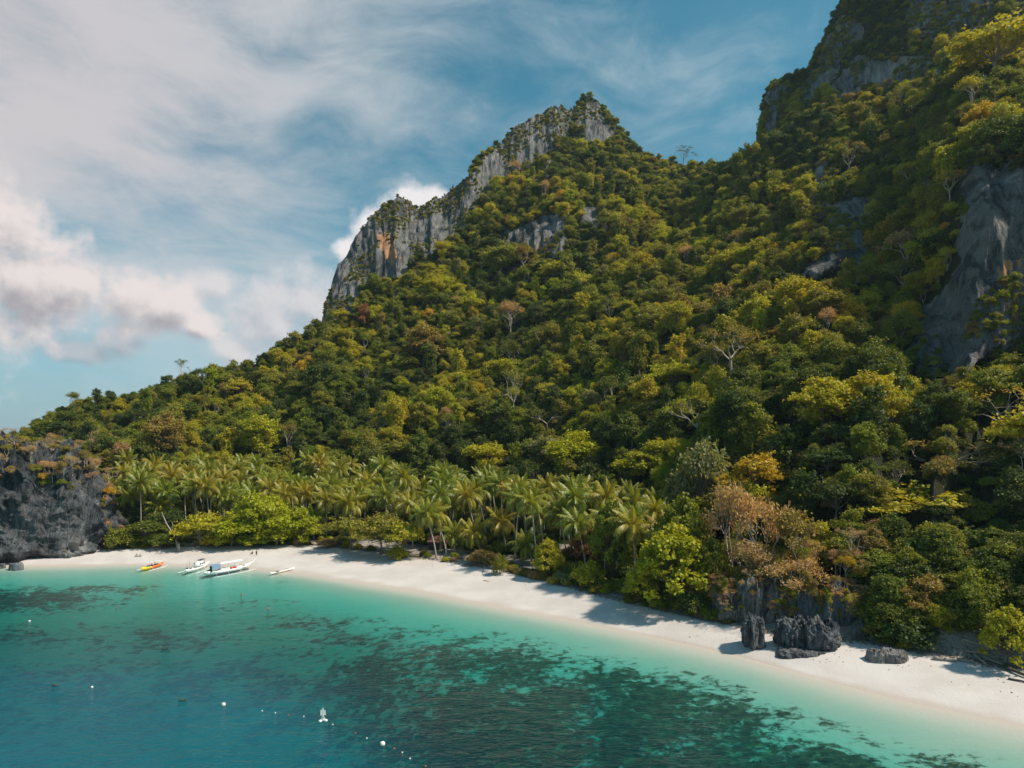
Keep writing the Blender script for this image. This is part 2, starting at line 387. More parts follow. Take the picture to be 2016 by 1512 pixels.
SKY = np.array([  # px, py, D, tree allowance (m)
 (-700, 890, 320, 6), (-200, 880, 335, 12), (0, 850, 345, 13), (60, 826, 355, 12), (100, 805, 362, 11), (200, 775, 374, 7), (330, 727, 392, 7), (450, 712, 404, 7), (560, 682, 414, 7), (622, 655, 420, 6), (630, 640, 430, 3),
 (640, 600, 448, 1), (652, 560, 460, 1), (662, 528, 468, 1), (700, 472, 485, 1), (740, 422, 495, 1), (785, 392, 505, 1), (805, 396, 508, 1), (822, 412, 508, 1), (850, 402, 508, 1), (885, 384, 512, 1), (905, 360, 515, 1), (925, 355, 517, 1), (932, 318, 520, 1),
 (960, 296, 528, 1), (1000, 262, 538, 1), (1030, 238, 545, 1), (1060, 224, 552, 1), (1090, 212, 556, 1), (1110, 213, 558, 1), (1124, 225, 560, 1), (1140, 207, 563, 1), (1160, 197, 566, 1), (1180, 206, 566, 1), (1205, 234, 566, 2), (1235, 262, 562, 3), (1255, 287, 556, 4),
 (1300, 300, 545, 7), (1350, 305, 530, 7), (1400, 300, 515, 7), (1440, 296, 500, 7), (1470, 286, 480, 6), (1495, 262, 462, 4), (1502, 225, 450, 1), (1504, 190, 445, 1), (1512, 165, 442, 1), (1530, 150, 440, 1), (1560, 142, 436, 1), (1592, 136, 430, 1),
 (1604, 108, 426, 1), (1625, 60, 424, 1), (1640, 28, 422, 1), (1665, -8, 420, 1), (1700, -60, 416, 1), (1800, -170, 400, 1), (1900, -230, 390, 1), (2016, -270, 380, 1), (2300, -150, 360, 1), (2750, 200, 330, 1)], float)

# polygons (in photograph pixels) that say where bare limestone shows and where it is stained
ROCKP = [
 [(612, 668), (636, 560), (690, 450), (790, 375), (820, 392), (925, 330), (1000, 240), (1090, 195), (1125, 215), (1112, 262), (1062, 300), (1015, 345), (962, 402), (900, 462), (815, 516), (700, 606), (640, 660)],
 [(1128, 225), (1145, 205), (1190, 215), (1212, 250), (1205, 285), (1140, 288)],
 [(1072, 300), (1096, 292), (1102, 345), (1078, 350)],
 [(985, 462), (1030, 430), (1075, 432), (1110, 440), (1105, 500), (1050, 492), (985, 500)],
 [(1150, 405), (1178, 405), (1176, 448), (1152, 448)],
 [(1606, 325), (1630, 318), (1645, 365), (1635, 430), (1602, 430)],
 [(1640, 400), (1668, 378), (1694, 378), (1702, 470), (1695, 565), (1672, 540), (1660, 510), (1636, 545), (1592, 572), (1585, 530), (1630, 490)],
 [(1895, 345), (1960, 330), (2050, 330), (2300, 420), (2300, 650), (2016, 665), (1930, 705), (1900, 720), (1860, 745), (1790, 695), (1800, 630), (1850, 570), (1882, 450)],
 [(1800, -20), (2080, -60), (2080, 40), (1985, 62), (1900, 100), (1870, 85), (1790, 60)],
 [(1640, 160), (1700, 120), (1800, 118), (1862, 105), (1850, 168), (1760, 178), (1655, 200)],
 [(1498, 250), (1498, 170), (1530, 148), (1545, 165), (1525, 215), (1512, 262)],
 [(1570, 190), (1620, 60), (1660, 20), (1690, 60), (1660, 130), (1600, 215)],
]
STAINP = [[(742, 470), (768, 446), (794, 458), (796, 502), (748, 504)], [(1985, 470), (2016, 450), (2030, 560), (2000, 570), (1980, 540)], [(1940, 520), (1975, 520), (1975, 550), (1940, 548)],
          [(1952, 610), (1972, 610), (1972, 630), (1952, 630)], [(1048, 470), (1064, 470), (1062, 500), (1048, 500)]]
def poly_sd(px, py, poly):
    """signed distance in pixels, positive inside"""
    P = np.asarray(poly, float); x = px.ravel(); y = py.ravel()
    best = np.full(x.shape, 1e9); inside = np.zeros(x.shape, bool)
    for i in range(len(P)):
        a, b = P[i], P[(i+1) % len(P)]; e = b-a
        t = np.clip(((x-a[0])*e[0]+(y-a[1])*e[1])/(e @ e), 0, 1)
        best = np.minimum(best, np.hypot(x-a[0]-t*e[0], y-a[1]-t*e[1]))
        c = ((a[1] > y) != (b[1] > y)) & (x < (b[0]-a[0])*(y-a[1])/(b[1]-a[1]+1e-9)+a[0])
        inside ^= c
    return np.where(inside, best, -best).reshape(px.shape)
def mask_of(px, py, polys, soft):
    if polys and len(polys[0]) > 5 or len(polys) == 5:
        px, py = px+30*fbm(px/60, py/60, 0, 4, 301)+8*fbm(px/12, py/12, 0, 3, 307), py+34*fbm(px/60, py/60, 0, 4, 311)+8*fbm(px/12, py/12, 0, 3, 317)
    m = np.full(px.shape, -1e9)
    for p in polys:
        P = np.asarray(p); lo = P.min(0)-60; hi = P.max(0)+60
        sel = (px > lo[0]) & (px < hi[0]) & (py > lo[1]) & (py < hi[1])
        if sel.any(): m[sel] = np.maximum(m[sel], poly_sd(px[sel], py[sel], p))
    return sstep(m, -soft, soft)

# ------------------------------------------------------------------ hill
cols = np.concatenate([np.arange(-900, -60, 14.0), np.arange(-60, 2080, 2.6), np.arange(2080, 2750, 10.0)])
kp = np.array(sorted(K)); NC = len(cols)
def kcol(i, j):
    v = np.array([K[k][i][j] for k in kp], float); dense = np.interp(_pxs, kp, v)
    return np.interp(cols, _pxs, smooth1(dense, 8))
kD = [Sd(cols), kcol(0, 0)]; kz = [np.full(NC, SANDZ), kcol(0, 1)]
for i in range(1, 5):
    D = kcol(i, 1); py = kcol(i, 0); kD.append(D); kz.append(zpy(py, D))
sD = np.interp(cols, SKY[:, 0], SKY[:, 2]); sz = zpy(np.interp(cols, SKY[:, 0], SKY[:, 1]), sD)-np.interp(cols, SKY[:, 0], SKY[:, 3])
kD.append(np.maximum(sD, kD[-1]+8)); kz.append(np.maximum(sz, kz[-1]+1))
kD.append(kD[-1]+25); kz.append(kz[-1]-8); kD.append(kD[-1]+90); kz.append(kz[-1]*0.55); kD.append(kD[-1]+160); kz.append(np.full(NC, -6.0))
kD = np.array(kD); kz = np.array(kz)
edge = sstep(cols, -900, -640)[None, :]; kz = np.where(np.arange(len(kz))[:, None] > 0, -6+(kz+6)*edge, kz)
rows = np.concatenate([np.linspace(0, 1, 34, endpoint=False), np.linspace(1, 5, 230, endpoint=False), np.linspace(5, 6, 110, endpoint=False), np.linspace(6, 7, 14, endpoint=False), np.linspace(7, 9, 16)])
NR = len(rows)
ri = np.clip(rows.astype(int), 0, len(kD)-2); rf = (rows-ri)[:, None]
GD = kD[ri]*(1-rf)+kD[ri+1]*rf; GZ = kz[ri]*(1-rf)+kz[ri+1]*rf
sm = smooth1(GZ, 7, 0); wsm = (sstep(rows, 0.3, 1)*(1-sstep(rows, 5.0, 5.4)))[:, None]; GZ = GZ*(1-wsm)+sm*wsm
smD = smooth1(GD, 7, 0); GD = GD*(1-wsm)+smD*wsm
GT = np.broadcast_to((cols-CX)/F, GD.shape)
GX = GT*GD; GY = GD.copy()
up = (sstep(rows, 1.0, 1.9)*(1-sstep(rows, 5.8, 6.2)))[:, None]
GZ = GZ+up*(fbm(GX/48, GY/48, 0, 4, 3)*9+fbm(GX/17, GY/17, 0, 3, 9)*2.6)
gul = ridged(GT*9+fbm(GX/60, GY/60, 0, 3, 5)*0.8, GD/160, 0, 3, 21)
GZ = GZ+(up[:, 0]*(1-sstep(rows, 4.6, 5.2)))[:, None]*(gul-0.62)*15
PX, PY = proj(GX, GY, GZ)
front = (rows <= 6.05)[:, None]
rock = mask_of(PX, PY, ROCKP, 9.0)*front
stain = mask_of(PX, PY, STAINP, 16.0)*front
# bluffs inside the forest stand proud of the slope
bl = mask_of(PX, PY, ROCKP[3:8], 16.0)*front
GY = GY-bl*sstep(PY, 250, 300)*5.0
# karst relief on bare rock: vertical flutes and ledges pushed towards / away from the open side
GU = GT*np.interp(cols, [600, 1200, 1500, 2016], [500, 545, 420, 200])[None, :]
rel = ridged(GU/24, GZ/120, GU*0, 4, 31)*12+ridged(GU/6, GZ/55, GU*0, 4, 33)*4.6+fbm(GU/2.2, GZ/12, GY/20, 4, 35)*1.8-10.3
GY = GY-rock*rel*0.9; GX = GX-rock*rel*0.35
GZ = GZ+rock*fbm(GX/6, GY/6, GZ/6, 4, 41)*1.6
GZ = GZ+(1-rock)*up*fbm(GX/5, GY/5, 0, 3, 43)*0.8
# jagged crest line
crest = np.exp(-((rows-6.0)/0.18)**2)[:, None]*(cols > 600)[None, :]
GZ = GZ+crest*(fbm(GX/9, GY/9, 0, 4, 55)*3.0)
sandm = np.clip(1.15-(GD-kD[0])/np.interp(cols, [200, 600, 700, 1050, 1200, 1500, 2016], [7, 7, 20, 22, 9, 5, 6])[None, :], 0, 1)
hill_me = mesh_np('hill', np.stack([GX, GY, GZ], -1).reshape(-1, 3), grid_faces(NR, NC),
                  {'rock': rock.ravel(), 'stain': stain.ravel(), 'sand': sandm.ravel()})
hill_me.materials.append(M['hill'])
hill = tag(link('hill', hill_me), 'forested hill with grey limestone cliffs and summit behind the beach', None, None, 'structure')
def col_at(px): return int(np.clip(np.searchsorted(cols, px), 0, NC-1))
def ground(x, y):
    """height of sand or hill at a world point"""
    px = CX+F*x/y; c = col_at(px)
    if y < kD[0][c]:
        w, s = float(Wd(px)), kD[0][c]; return SANDZ*max(0.0, (y-w)/(s-w))
    return float(np.interp(y, GD[:, c], GZ[:, c]))
def hit(px, py):
    """first ground point met by the line of sight through photograph pixel (px,py)"""
    c = col_at(px)
    if py > ST[0, 1]-60:
        for z in (0.0,):
            w, s = float(Wd(px)), float(kD[0][c]); D = np.linspace(w, s, 60); z = SANDZ*(D-w)/(s-w); pr = HY-F*(z-CAMH)/D
            if py >= pr[-1] and py <= pr[0]:
                D0 = float(np.interp(-py, -pr, D)); return (px-CX)/F*D0, D0, float(np.interp(D0, D, z))
            if py > pr[0]:
                D0 = CAMH*F/(py-HY); return (px-CX)/F*D0, D0, 0.0
    pr = HY-F*(GZ[:, c]-CAMH)/GD[:, c]; run = np.minimum.accumulate(pr)
    k = int(np.argmax(run <= py)) if (run <= py).any() else int(np.argmin(pr[:NR-20]))
    return (px-CX)/F*float(GD[k, c]), float(GD[k, c]), float(GZ[k, c])

# ------------------------------------------------------------------ beach and sea bed, sea
def bathy(o, px):
    return (1+.50*sstep(o, 18, 50)*sstep(px, 1000, 560)*(1-sstep(o, 95, 130)*.6))*np.interp(o, [0, 4, 10, 22, 40, 62, 90, 118, 170, 400], [0, 0.16, 0.52, 1.15, 1.9, 3.1, 5.6, 9.2, 12.5, 14.0])
REEF = [  # centre px,py, radii px, strength
 (1150, 1400, 520, 120, 1.0), (900, 1300, 330, 62, 0.75), (1400, 1400, 150, 70, 1.0), (1600, 1490, 200, 60, 1.0), (1250, 1480, 420, 90, 1.0), (1900, 1485, 130, 24, .9), (1480, 1500, 380, 70, 0.9),
 (760, 1235, 190, 26, 0.42), (620, 1210, 160, 22, 0.30), (330, 1215, 210, 24, 0.36), (480, 1275, 420, 42, 0.50), (150, 1300, 300, 60, 0.48), (60, 1165, 150, 16, 0.8), (210, 1150, 90, 8, 0.6), (20, 1215, 90, 16, .5), (560, 1140, 70, 4, .55),
 (620, 1150, 60, 4, 0.5), (880, 1225, 120, 10, 0.3), (460, 1175, 120, 8, .28), (700, 1340, 260, 60, .5), (930, 1240, 90, 10, .35)]
ccols = np.concatenate([np.arange(-2900, -300, 100.0), np.arange(-300, 2300, 4.0), np.arange(2300, 4001, 100.0)])
off = np.concatenate([-np.linspace(0.001, 1, 26)[::-1], np.linspace(0, 60, 150)[0:], np.linspace(60, 200, 110)[1:]])
w = Wd(ccols)[None, :]; s = Sd(ccols)[None, :]; O = off[:, None]
BD = np.where(O < 0, w-O*(s+1.0-w), np.maximum(w-O*np.minimum(1, (w-18)/200), 18.0))
BX = (ccols[None, :]-CX)/F*BD
BZ = np.where(O < 0, SANDZ*np.clip((BD-w)/(s-w), 0, 1.02), -bathy(w-BD, ccols[None, :]))
bx, by = proj(BX, BD, 0*BD)
reef = np.zeros(BX.shape)
for cx_, cy_, rx_, ry_, a_ in REEF:
    reef = np.maximum(reef, a_*np.exp(-(((bx-cx_)/rx_)**2+((by-cy_)/ry_)**2)**1.5*0.8))
clear = sstep(w-BD, 6, 26); 
shoreb = np.interp(bx, [-300, 660, 800, 1100, 1400, 1550, 1700, 1850, 2016, 2400], [1130, 1215, 1232, 1270, 1330, 1395, 1438, 1462, 1452, 1500])
reef = reef*np.where(bx > 650, sstep(by, shoreb-40, shoreb+2), 1.0)*np.where(bx > 250, clear, 1.0)
BZ = BZ+np.where(O < 0, 0.08*fbm(BX/4, BD/4, 0, 3, 61)*sstep(BD-w, 0.5, 3), 0)+reef*(np.abs(fbm(BX/3, BD/3, 0, 4, 63)))*0.8*np.clip((w-BD)/20, 0, 1)
litter = np.where(O < 0, sstep(BD, s-3.2, s+0.2), 0.0)
bed_me = mesh_np('beach', np.stack([BX, BD, BZ], -1).reshape(-1, 3), grid_faces(*BX.shape)[:, ::-1], {'reef': reef.ravel(), 'litter': litter.ravel()})
def sand_mat():
    m, N = new_mat('coral_sand_and_reef')
    co = N.n('ShaderNodeNewGeometry').outputs['Position']
    z = N.n('ShaderNodeSeparateXYZ', ins={0: co}).outputs[2]
    n1 = N.noise(co, 0.12, 5, 0.6); n2 = N.noise(co, 2.2, 7, 0.7); n3 = N.noise(co, 14.0, 4, 0.7)
    dry = N.mix(N.sstep(n1, 0.35, 0.65), (0.50, 0.452, 0.43), (0.565, 0.52, 0.50))
    dry = N.mix(N.m('MULTIPLY', N.sstep(n2, 0.55, 0.8), 0.35), dry, (0.44, 0.39, 0.36))
    spk = N.m('MULTIPLY', N.sstep(n3, 0.70, 0.76), N.sstep(n2, 0.5, 0.6))
    dry = N.mix(N.m('MULTIPLY', spk, 0.5), dry, (0.16, 0.12, 0.09))
    wetk = N.sstep(N.m('ADD', z, N.m('MULTIPLY', N.m('SUBTRACT', n1, 0.5), 0.35)), 0.30, 0.0)
    c = N.mix(wetk, dry, (0.46, 0.395, 0.35))
    lt = N.n('ShaderNodeAttribute', attribute_name='litter').outputs['Fac']
    ln = N.sstep(N.m('ADD', N.m('MULTIPLY', lt, 0.5), N.m('MULTIPLY', N.noise(co, 0.9, 8, 0.75), 0.9)), 0.66, 0.86)
    c = N.mix(N.m('MULTIPLY', ln, 0.75), c, N.mix(n3, (0.14, 0.10, 0.07), (0.36, 0.29, 0.23)))
    # living reef under water
    rf_ = N.n('ShaderNodeAttribute', attribute_name='reef').outputs['Fac']
    sx = N.vm('MULTIPLY', co, (0.85, 1.0, 1.0))
    rn = N.m('ADD', N.m('MULTIPLY', N.noise(sx, 0.16, 9, 0.68, 0.4), 0.5), N.m('MULTIPLY', N.noise(sx, 0.75, 7, 0.7, .3), 0.5))
    rk = N.m('ADD', N.m('MULTIPLY', rf_, 0.62), N.m('SUBTRACT', rn, 0.5))
    rk = N.m('MULTIPLY', N.sstep(N.m('ADD', rk, N.m('MULTIPLY', N.m('SUBTRACT', rn, .5), 2.6)), 0.14, 0.46), N.sstep(rf_, 0.02, 0.12))
    cor = N.mix(N.sstep(N.noise(sx, 0.8, 7, 0.7), 0.40, 0.66), (0.012, 0.020, 0.018), (0.12, 0.075, 0.042))
    cor = N.mix(N.sstep(N.noise(sx, 0.5, 4, 0.6), 0.58, 0.72), cor, (0.22, 0.19, 0.11))
    c = N.mix(N.m('MULTIPLY', rk, 0.95), c, cor)
    h = N.m('ADD', n2, N.m('MULTIPLY', n3, 0.25))
    b = N.n('ShaderNodeBump', ins={'Height': h, 'Strength': 0.5, 'Distance': 0.16}).outputs[0]
    p = N.n('ShaderNodeBsdfPrincipled', ins={'Base Color': c, 'Roughness': 0.9, 'Normal': b, 'Specular IOR Level': 0.15})
    finish(N, p.outputs[0]); return m
M['sand'] = sand_mat(); bed_me.materials.append(M['sand'])
tag(link('beach', bed_me), 'white coral sand beach running down into the sea bed with dark reef', None, None, 'structure')
floor_me = mesh_np('deep_sea_bed', [(-4350, -300, -21), (4350, -300, -21), (4350, 1700, -21), (-4350, 1700, -21)], [[(0, 1, 2, 3)]], {'reef': np.zeros(4), 'litter': np.zeros(4)})
floor_me.materials.append(M['sand']); tag(link('sea_bed', floor_me), 'deep sandy sea bed beyond the bay', None, None, 'structure')

woff = np.concatenate([[-2.5, -1.2], np.linspace(0, 200, 220)])[:, None]
WDp = np.where(woff < 0, w-woff, w-woff/200*(w-18)); WX = (ccols[None, :]-CX)/F*WDp
wdep = bathy(np.maximum(w-WDp, 0), ccols[None, :])+0*WX
sea_me = mesh_np('sea', np.stack([WX, WDp, 0*WX], -1).reshape(-1, 3), grid_faces(*WX.shape)[:, ::-1], {'depth': wdep.ravel()})
def water_mat():
    m, N = new_mat('sea_water')
    co = N.n('ShaderNodeNewGeometry').outputs['Position']
    d = N.n('ShaderNodeAttribute', attribute_name='depth').outputs['Fac']
    pn = N.noise(N.vm('MULTIPLY', co, (0.6, 1, 1)), 0.035, 5, 0.6, 0.6)      # patchy turbidity and bottom
    d2 = N.m('MULTIPLY', d, N.n('ShaderNodeMapRange', ins={0: pn, 1: 0.3, 2: 0.7, 3: 0.75, 4: 1.25}).outputs[0])
    tr = N.n('ShaderNodeCombineColor', ins={0: N.m('POWER', 0.40, d2), 1: N.m('POWER', 0.908, d2), 2: N.m('POWER', 0.885, d2)}).outputs[0]
    body = N.m('SUBTRACT', 1.0, N.m('POWER', 0.95, d2))
    bc = N.mix(N.sstep(d, 3.2, 10.0), (0.003, 0.052, 0.088), (0.000, 0.165, 0.245))
    T = N.n('ShaderNodeBsdfTransparent', ins={0: tr})
    B = N.n('ShaderNodeBsdfDiffuse', ins={0: bc})
    wv = N.vm('MULTIPLY', co, (0.55, 1.0, 1.0))
    w1 = N.noise(wv, 0.55, 3, 0.5, 0.3); w2 = N.noise(wv, 1.9, 4, 0.6, 0.4); gust = N.sstep(N.noise(wv, 0.02, 4, 0.6), 0.3, 0.7)
    h = N.m('ADD', N.m('MULTIPLY', w1, 0.75), N.m('MULTIPLY', w2, 0.42))
    depthk = N.sstep(d, 0.05, 3.0)
    st = N.m('MULTIPLY', N.m('ADD', 0.35, N.m('MULTIPLY', gust, 0.65)), N.m('ADD', 0.25, N.m('MULTIPLY', depthk, 0.75)))
    b = N.n('ShaderNodeBump', ins={'Height': h, 'Strength': N.m('MULTIPLY', st, 1.0), 'Distance': 0.9}).outputs[0]
    bf = N.n('ShaderNodeBump', ins={'Height': h, 'Strength': N.m('MULTIPLY', st, 1.0), 'Distance': 0.75}).outputs[0]
    N.link(b, B.inputs['Normal'])
    G = N.n('ShaderNodeBsdfGlossy', ins={0: (1, 1, 1, 1), 'Roughness': 0.13, 'Normal': b})
    fr = N.n('ShaderNodeFresnel', ins={'IOR': 1.33, 'Normal': bf}).outputs[0]
    fr = N.m('MULTIPLY', fr, N.m('MULTIPLY', N.sstep(d, -0.02, 0.5), 0.72))   # reflection scaled down, fading out towards the waterline
    mx = N.n('ShaderNodeMixShader', ins={0: body, 1: T.outputs[0], 2: B.outputs[0]})
    mx2 = N.n('ShaderNodeMixShader', ins={0: fr, 1: mx.outputs[0], 2: G.outputs[0]})
    finish(N, mx2.outputs[0]); return m
M['water'] = water_mat(); sea_me.materials.append(M['water'])
tag(link('sea', sea_me), 'clear turquoise sea over sand and dark reef', None, None, 'structure')

# ------------------------------------------------------------------ humid air
hz = MB(); hz.box((0, 700, 161), (8800, 2200, 368)); hzm, HN = new_mat('humid_air')
_v = HN.n('ShaderNodeVolumePrincipled', ins={'Color': (0.62, 0.88, 1.0, 1), 'Density': 0.00006, 'Anisotropy': 0.2}); _o = HN.n('ShaderNodeOutputMaterial'); HN.link(_v.outputs[0], _o.inputs['Volume'])
tag(link('haze', hz.mesh('haze', hzm)), 'thin humid haze over the bay and hill', None, None, 'stuff')

# ------------------------------------------------------------------ tree prototypes
def leaf_cards(P, Nn, size, r):
    """P centres, Nn normals, size -> folded leaf-spray quads"""
    n = len(P); Nn = Nn/np.linalg.norm(Nn, axis=1)[:, None]
    a = np.cross(Nn, r.normal(size=(n, 3))); a /= np.linalg.norm(a, axis=1)[:, None]; b = np.cross(Nn, a)
    sz = size*(0.6+0.8*r.random(n))[:, None]
    asp = (0.55+0.4*r.random(n))[:, None]
    V = np.stack([P-a*sz*0.5, P+b*sz*0.5*asp+Nn*sz*0.06, P+a*sz*0.5, P-b*sz*0.5*asp-Nn*sz*0.10], 1).reshape(-1, 3)
    return V, np.arange(4*n).reshape(-1, 4)
def lobes_to_leaves(L, per_m2, size, r, low=-0.35, lv=(0, 1), rough=0.55):
    Vs, Fs, lvs = [], [], []; o = 0
    for (cx, cy, cz, rx, ry, rz) in L:
        area = 4*math.pi*((rx*ry+rx*rz+ry*rz)/3); n = max(12, int(area*per_m2))
        d = r.normal(size=(n*2, 3)); d /= np.linalg.norm(d, axis=1)[:, None]; d = d[d[:, 2] > low-0.4*r.random(len(d))][:n]
        rr = 0.55+0.62*r.random(len(d))**0.8
        # lumpy shell
        bump = 1+0.55*fbm(d[:, 0]*2.0+cx, d[:, 1]*2.0+cy, d[:, 2]*2.0+cz, 3, 5)
        P = d*(rr*bump)[:, None]*np.array([rx, ry, rz])+np.array([cx, cy, cz])
        Nn = d*0.6+np.array([0, 0, 0.45])+r.normal(size=d.shape)*rough
        # sprays that stick out of the clump and break its outline
        kt, nt = 7, max(5, int(n*.035)); td = r.normal(size=(kt, 3))+np.array([0, 0, .5]); td /= np.linalg.norm(td, axis=1)[:, None]
        tq = np.repeat(td, nt, 0); ql = r.uniform(.85, 1.75, (len(tq), 1)); jj_ = r.normal(size=tq.shape)*.13
        P = np.concatenate([P, (tq*ql+jj_)*np.array([rx, ry, max(rz, .6*rx)])+np.array([cx, cy, cz])]); Nn = np.concatenate([Nn, tq*.3+np.array([0, 0, .6])+r.normal(size=tq.shape)*.7]); d = np.concatenate([d, tq])
        V, Fc = leaf_cards(P, Nn, size, r); Vs.append(V); Fs.append(Fc+o); o += len(V)
        base = r.random(); lvs.append(np.clip(0.35*base+0.65*r.random(len(d)), 0, 1))
    return np.concatenate(Vs), np.concatenate(Fs), np.concatenate(lvs)
def branches(mb, p, d, ln, rad, depth, rr, ends, spread=0.6, up=0.15, sides=5, nseg=3, kids=(2, 3)):
    pts = [np.array(p, float)]; d = np.array(d, float)/np.linalg.norm(d)
    for i in range(nseg):
        d = d+np.array([rr.gauss(0, .16), rr.gauss(0, .16), rr.gauss(0, .10)+up*0.3]); d /= np.linalg.norm(d)
        pts.append(pts[-1]+d*ln/nseg)
    rads = np.linspace(rad, rad*0.62, nseg+1); mb.tube(pts, rads, sides, False)
    if depth == 0: ends.append(pts[-1]); return
    for k in range(rr.randint(*kids)):
        a = rr.random()*6.283; v = d+spread*np.array([math.cos(a), math.sin(a), 0.5*rr.gauss(0, 1)+up])
        branches(mb, pts[-1], v, ln*rr.uniform(0.62, 0.85), rad*0.60, depth-1, rr, ends, spread, up, max(3, sides-1), nseg, kids)
PROTO = {}
def add_proto(kind, crown, trunk_mb, bark):
    V, Fc, lv = crown
    cm = mesh_np('crown_'+kind, V, Fc, fattrs={'lv': lv}, smooth=False); cm.materials.append(M['leaf'])
    tm = trunk_mb.mesh('trunk_'+kind, M[bark], True)
    # combined mesh for the mass of forest
    nv = len(V); tv = np.concatenate(trunk_mb.v); q = [f for f in trunk_mb.f if len(f) == 4]
    am = mesh_np('tree_'+kind, np.concatenate([V, tv]), np.concatenate([Fc, np.array(q)+nv]), fattrs={'lv': np.concatenate([lv, np.zeros(len(q))])}, smooth=False)
    am.materials.append(M['leaf_mass']); am.materials.append(M[bark])
    mi = np.zeros(len(Fc)+len(q), np.int32); mi[len(Fc):] = 1; am.polygons.foreach_set('material_index', mi)
    PROTO.setdefault(kind, []).append((cm, tm, am))
def proto_round(seed):
    r = np.random.default_rng(seed); rr = random.Random(seed); mb = MB(); L = []
    h0 = 4.0; mb.tube([(0, 0, -2.5), (0.1, 0, 0), (rr.uniform(-.3, .3), rr.uniform(-.3, .3), h0)], [0.34, 0.28, 0.2], 6, False)
    n = rr.randint(20, 28); ex = rr.uniform(.75, 1.2); sx_, sy_ = rr.uniform(-1, 1), rr.uniform(-1, 1)
    for i in range(n):
        a = i*2.399+rr.random()*1.6; q = math.sqrt((i+0.5)/n); rad = 4.3*q*rr.uniform(0.7, 1.15)*(1+.28*math.sin(2*a+seed))
        z = 8.9-4.4*q*q*ex+rr.uniform(-1.5, 1.2); s = rr.choice((.7, .95, 1.2, 1.5, 1.9))*(1.1-0.25*q)
        L.append((rad*math.cos(a)+sx_*(z-5)*.2, rad*math.sin(a)+sy_*(z-5)*.2, z, s*1.15, s*1.15, s*rr.uniform(.55, .95)))
        mb.tube([(0, 0, h0-.5), (rad*.45*math.cos(a), rad*.45*math.sin(a), (z+h0)/2), (rad*math.cos(a), rad*math.sin(a), z)], [0.13, .09, .04], 4, False)
    for i in range(9):
        a = rr.random()*6.28; q = rr.uniform(1.5, 3.4); L.append((q*math.cos(a), q*math.sin(a), rr.uniform(1.6, 5.2), 1.2, 1.2, 1.1))
    add_proto('round', lobes_to_leaves(L, 11.0, 0.44, r, rough=.8), mb, 'bark')
def proto_umbrella(seed):
    r = np.random.default_rng(seed); rr = random.Random(seed); mb = MB(); L = []
    mb.tube([(0, 0, -2.5), (0, 0, 0), (.3, .1, 4)], [.3, .26, .16], 6, False)
    for i in range(17):
        a = i*2.399+rr.random()*.6; q = math.sqrt((i+.5)/17); rad = 4.9*q; z = 8.0-1.8*q*q+rr.choice((-1.6, -.6, 0, .4))
        s = rr.uniform(1.1, 1.9); L.append((rad*math.cos(a), rad*math.sin(a), z, s*1.35, s*1.35, s*.34))
        mb.tube([(.2, .1, 3.2), (rad*.5*math.cos(a), rad*.5*math.sin(a), z-1.6), (rad*math.cos(a), rad*math.sin(a), z)], [.12, .08, .03], 4, False)
    add_proto('umbrella', lobes_to_leaves(L, 8.5, 0.55, r, low=-.5, rough=.4), mb, 'bark')
def proto_tall(seed):
    r = np.random.default_rng(seed); rr = random.Random(seed); mb = MB(); L = []
    mb.tube([(0, 0, -2.5), (0, 0, 0), (.2, .3, 5), (.1, 0, 10)], [.34, .3, .24, .12], 6, False)
    for i in range(17):
        z = 3.2+i*.55; a = rr.random()*6.28; q = rr.uniform(.8, 2.4)*(1.0 if i > 8 else .75); s = rr.uniform(1.0, 1.7)
        L.append((q*math.cos(a), q*math.sin(a), z, s, s, s*.8))
        mb.tube([(.1, .1, z-1.2), (q*math.cos(a), q*math.sin(a), z)], [.1, .03], 4, False)
    V, Fc, lv = lobes_to_leaves(L, 6.5, 0.58, r)
    # vines hanging from the crown
    P = []
    for i in range(22):
        a = rr.random()*6.28; q = rr.uniform(1.8, 3.0); top = rr.uniform(5, 9.5); ln = rr.uniform(2, 5.5)
        for k in range(int(ln*7)): P.append((q*math.cos(a)+rr.gauss(0, .14), q*math.sin(a)+rr.gauss(0, .14), top-k/7+rr.gauss(0, .05)))
    P = np.array(P); Nn = P*np.array([1, 1, 0])+r.normal(size=P.shape)*.8
    V2, F2 = leaf_cards(P, Nn, .42, r)
    add_proto('tall', (np.concatenate([V, V2]), np.concatenate([Fc, F2+len(V)]), np.concatenate([lv, .2+.3*r.random(len(P))])), mb, 'bark')
def proto_dry(seed):
    r = np.random.default_rng(seed); rr = random.Random(seed); mb = MB(); ends = []
    mb.tube([(0, 0, -2.5), (0, 0, 0), (0, 0, 2.2)], [.3, .26, .2], 6, False)
    for k in range(4):
        a = k*1.57+rr.random(); branches(mb, (0, 0, 2), (math.cos(a)*.7, math.sin(a)*.7, 1), 2.8, .15, 3, rr, ends, .75, .22, 5, 3, (2, 3))
    E = np.array(ends); n = 2600; P = E[r.integers(0, len(E), n)]+r.normal(size=(n, 3))*np.array([.65, .65, .4])
    V, Fc = leaf_cards(P, r.normal(size=P.shape)+np.array([0, 0, .6]), .34, r)
    add_proto('dry', (V, Fc, r.random(n)), mb, 'bark_pale')
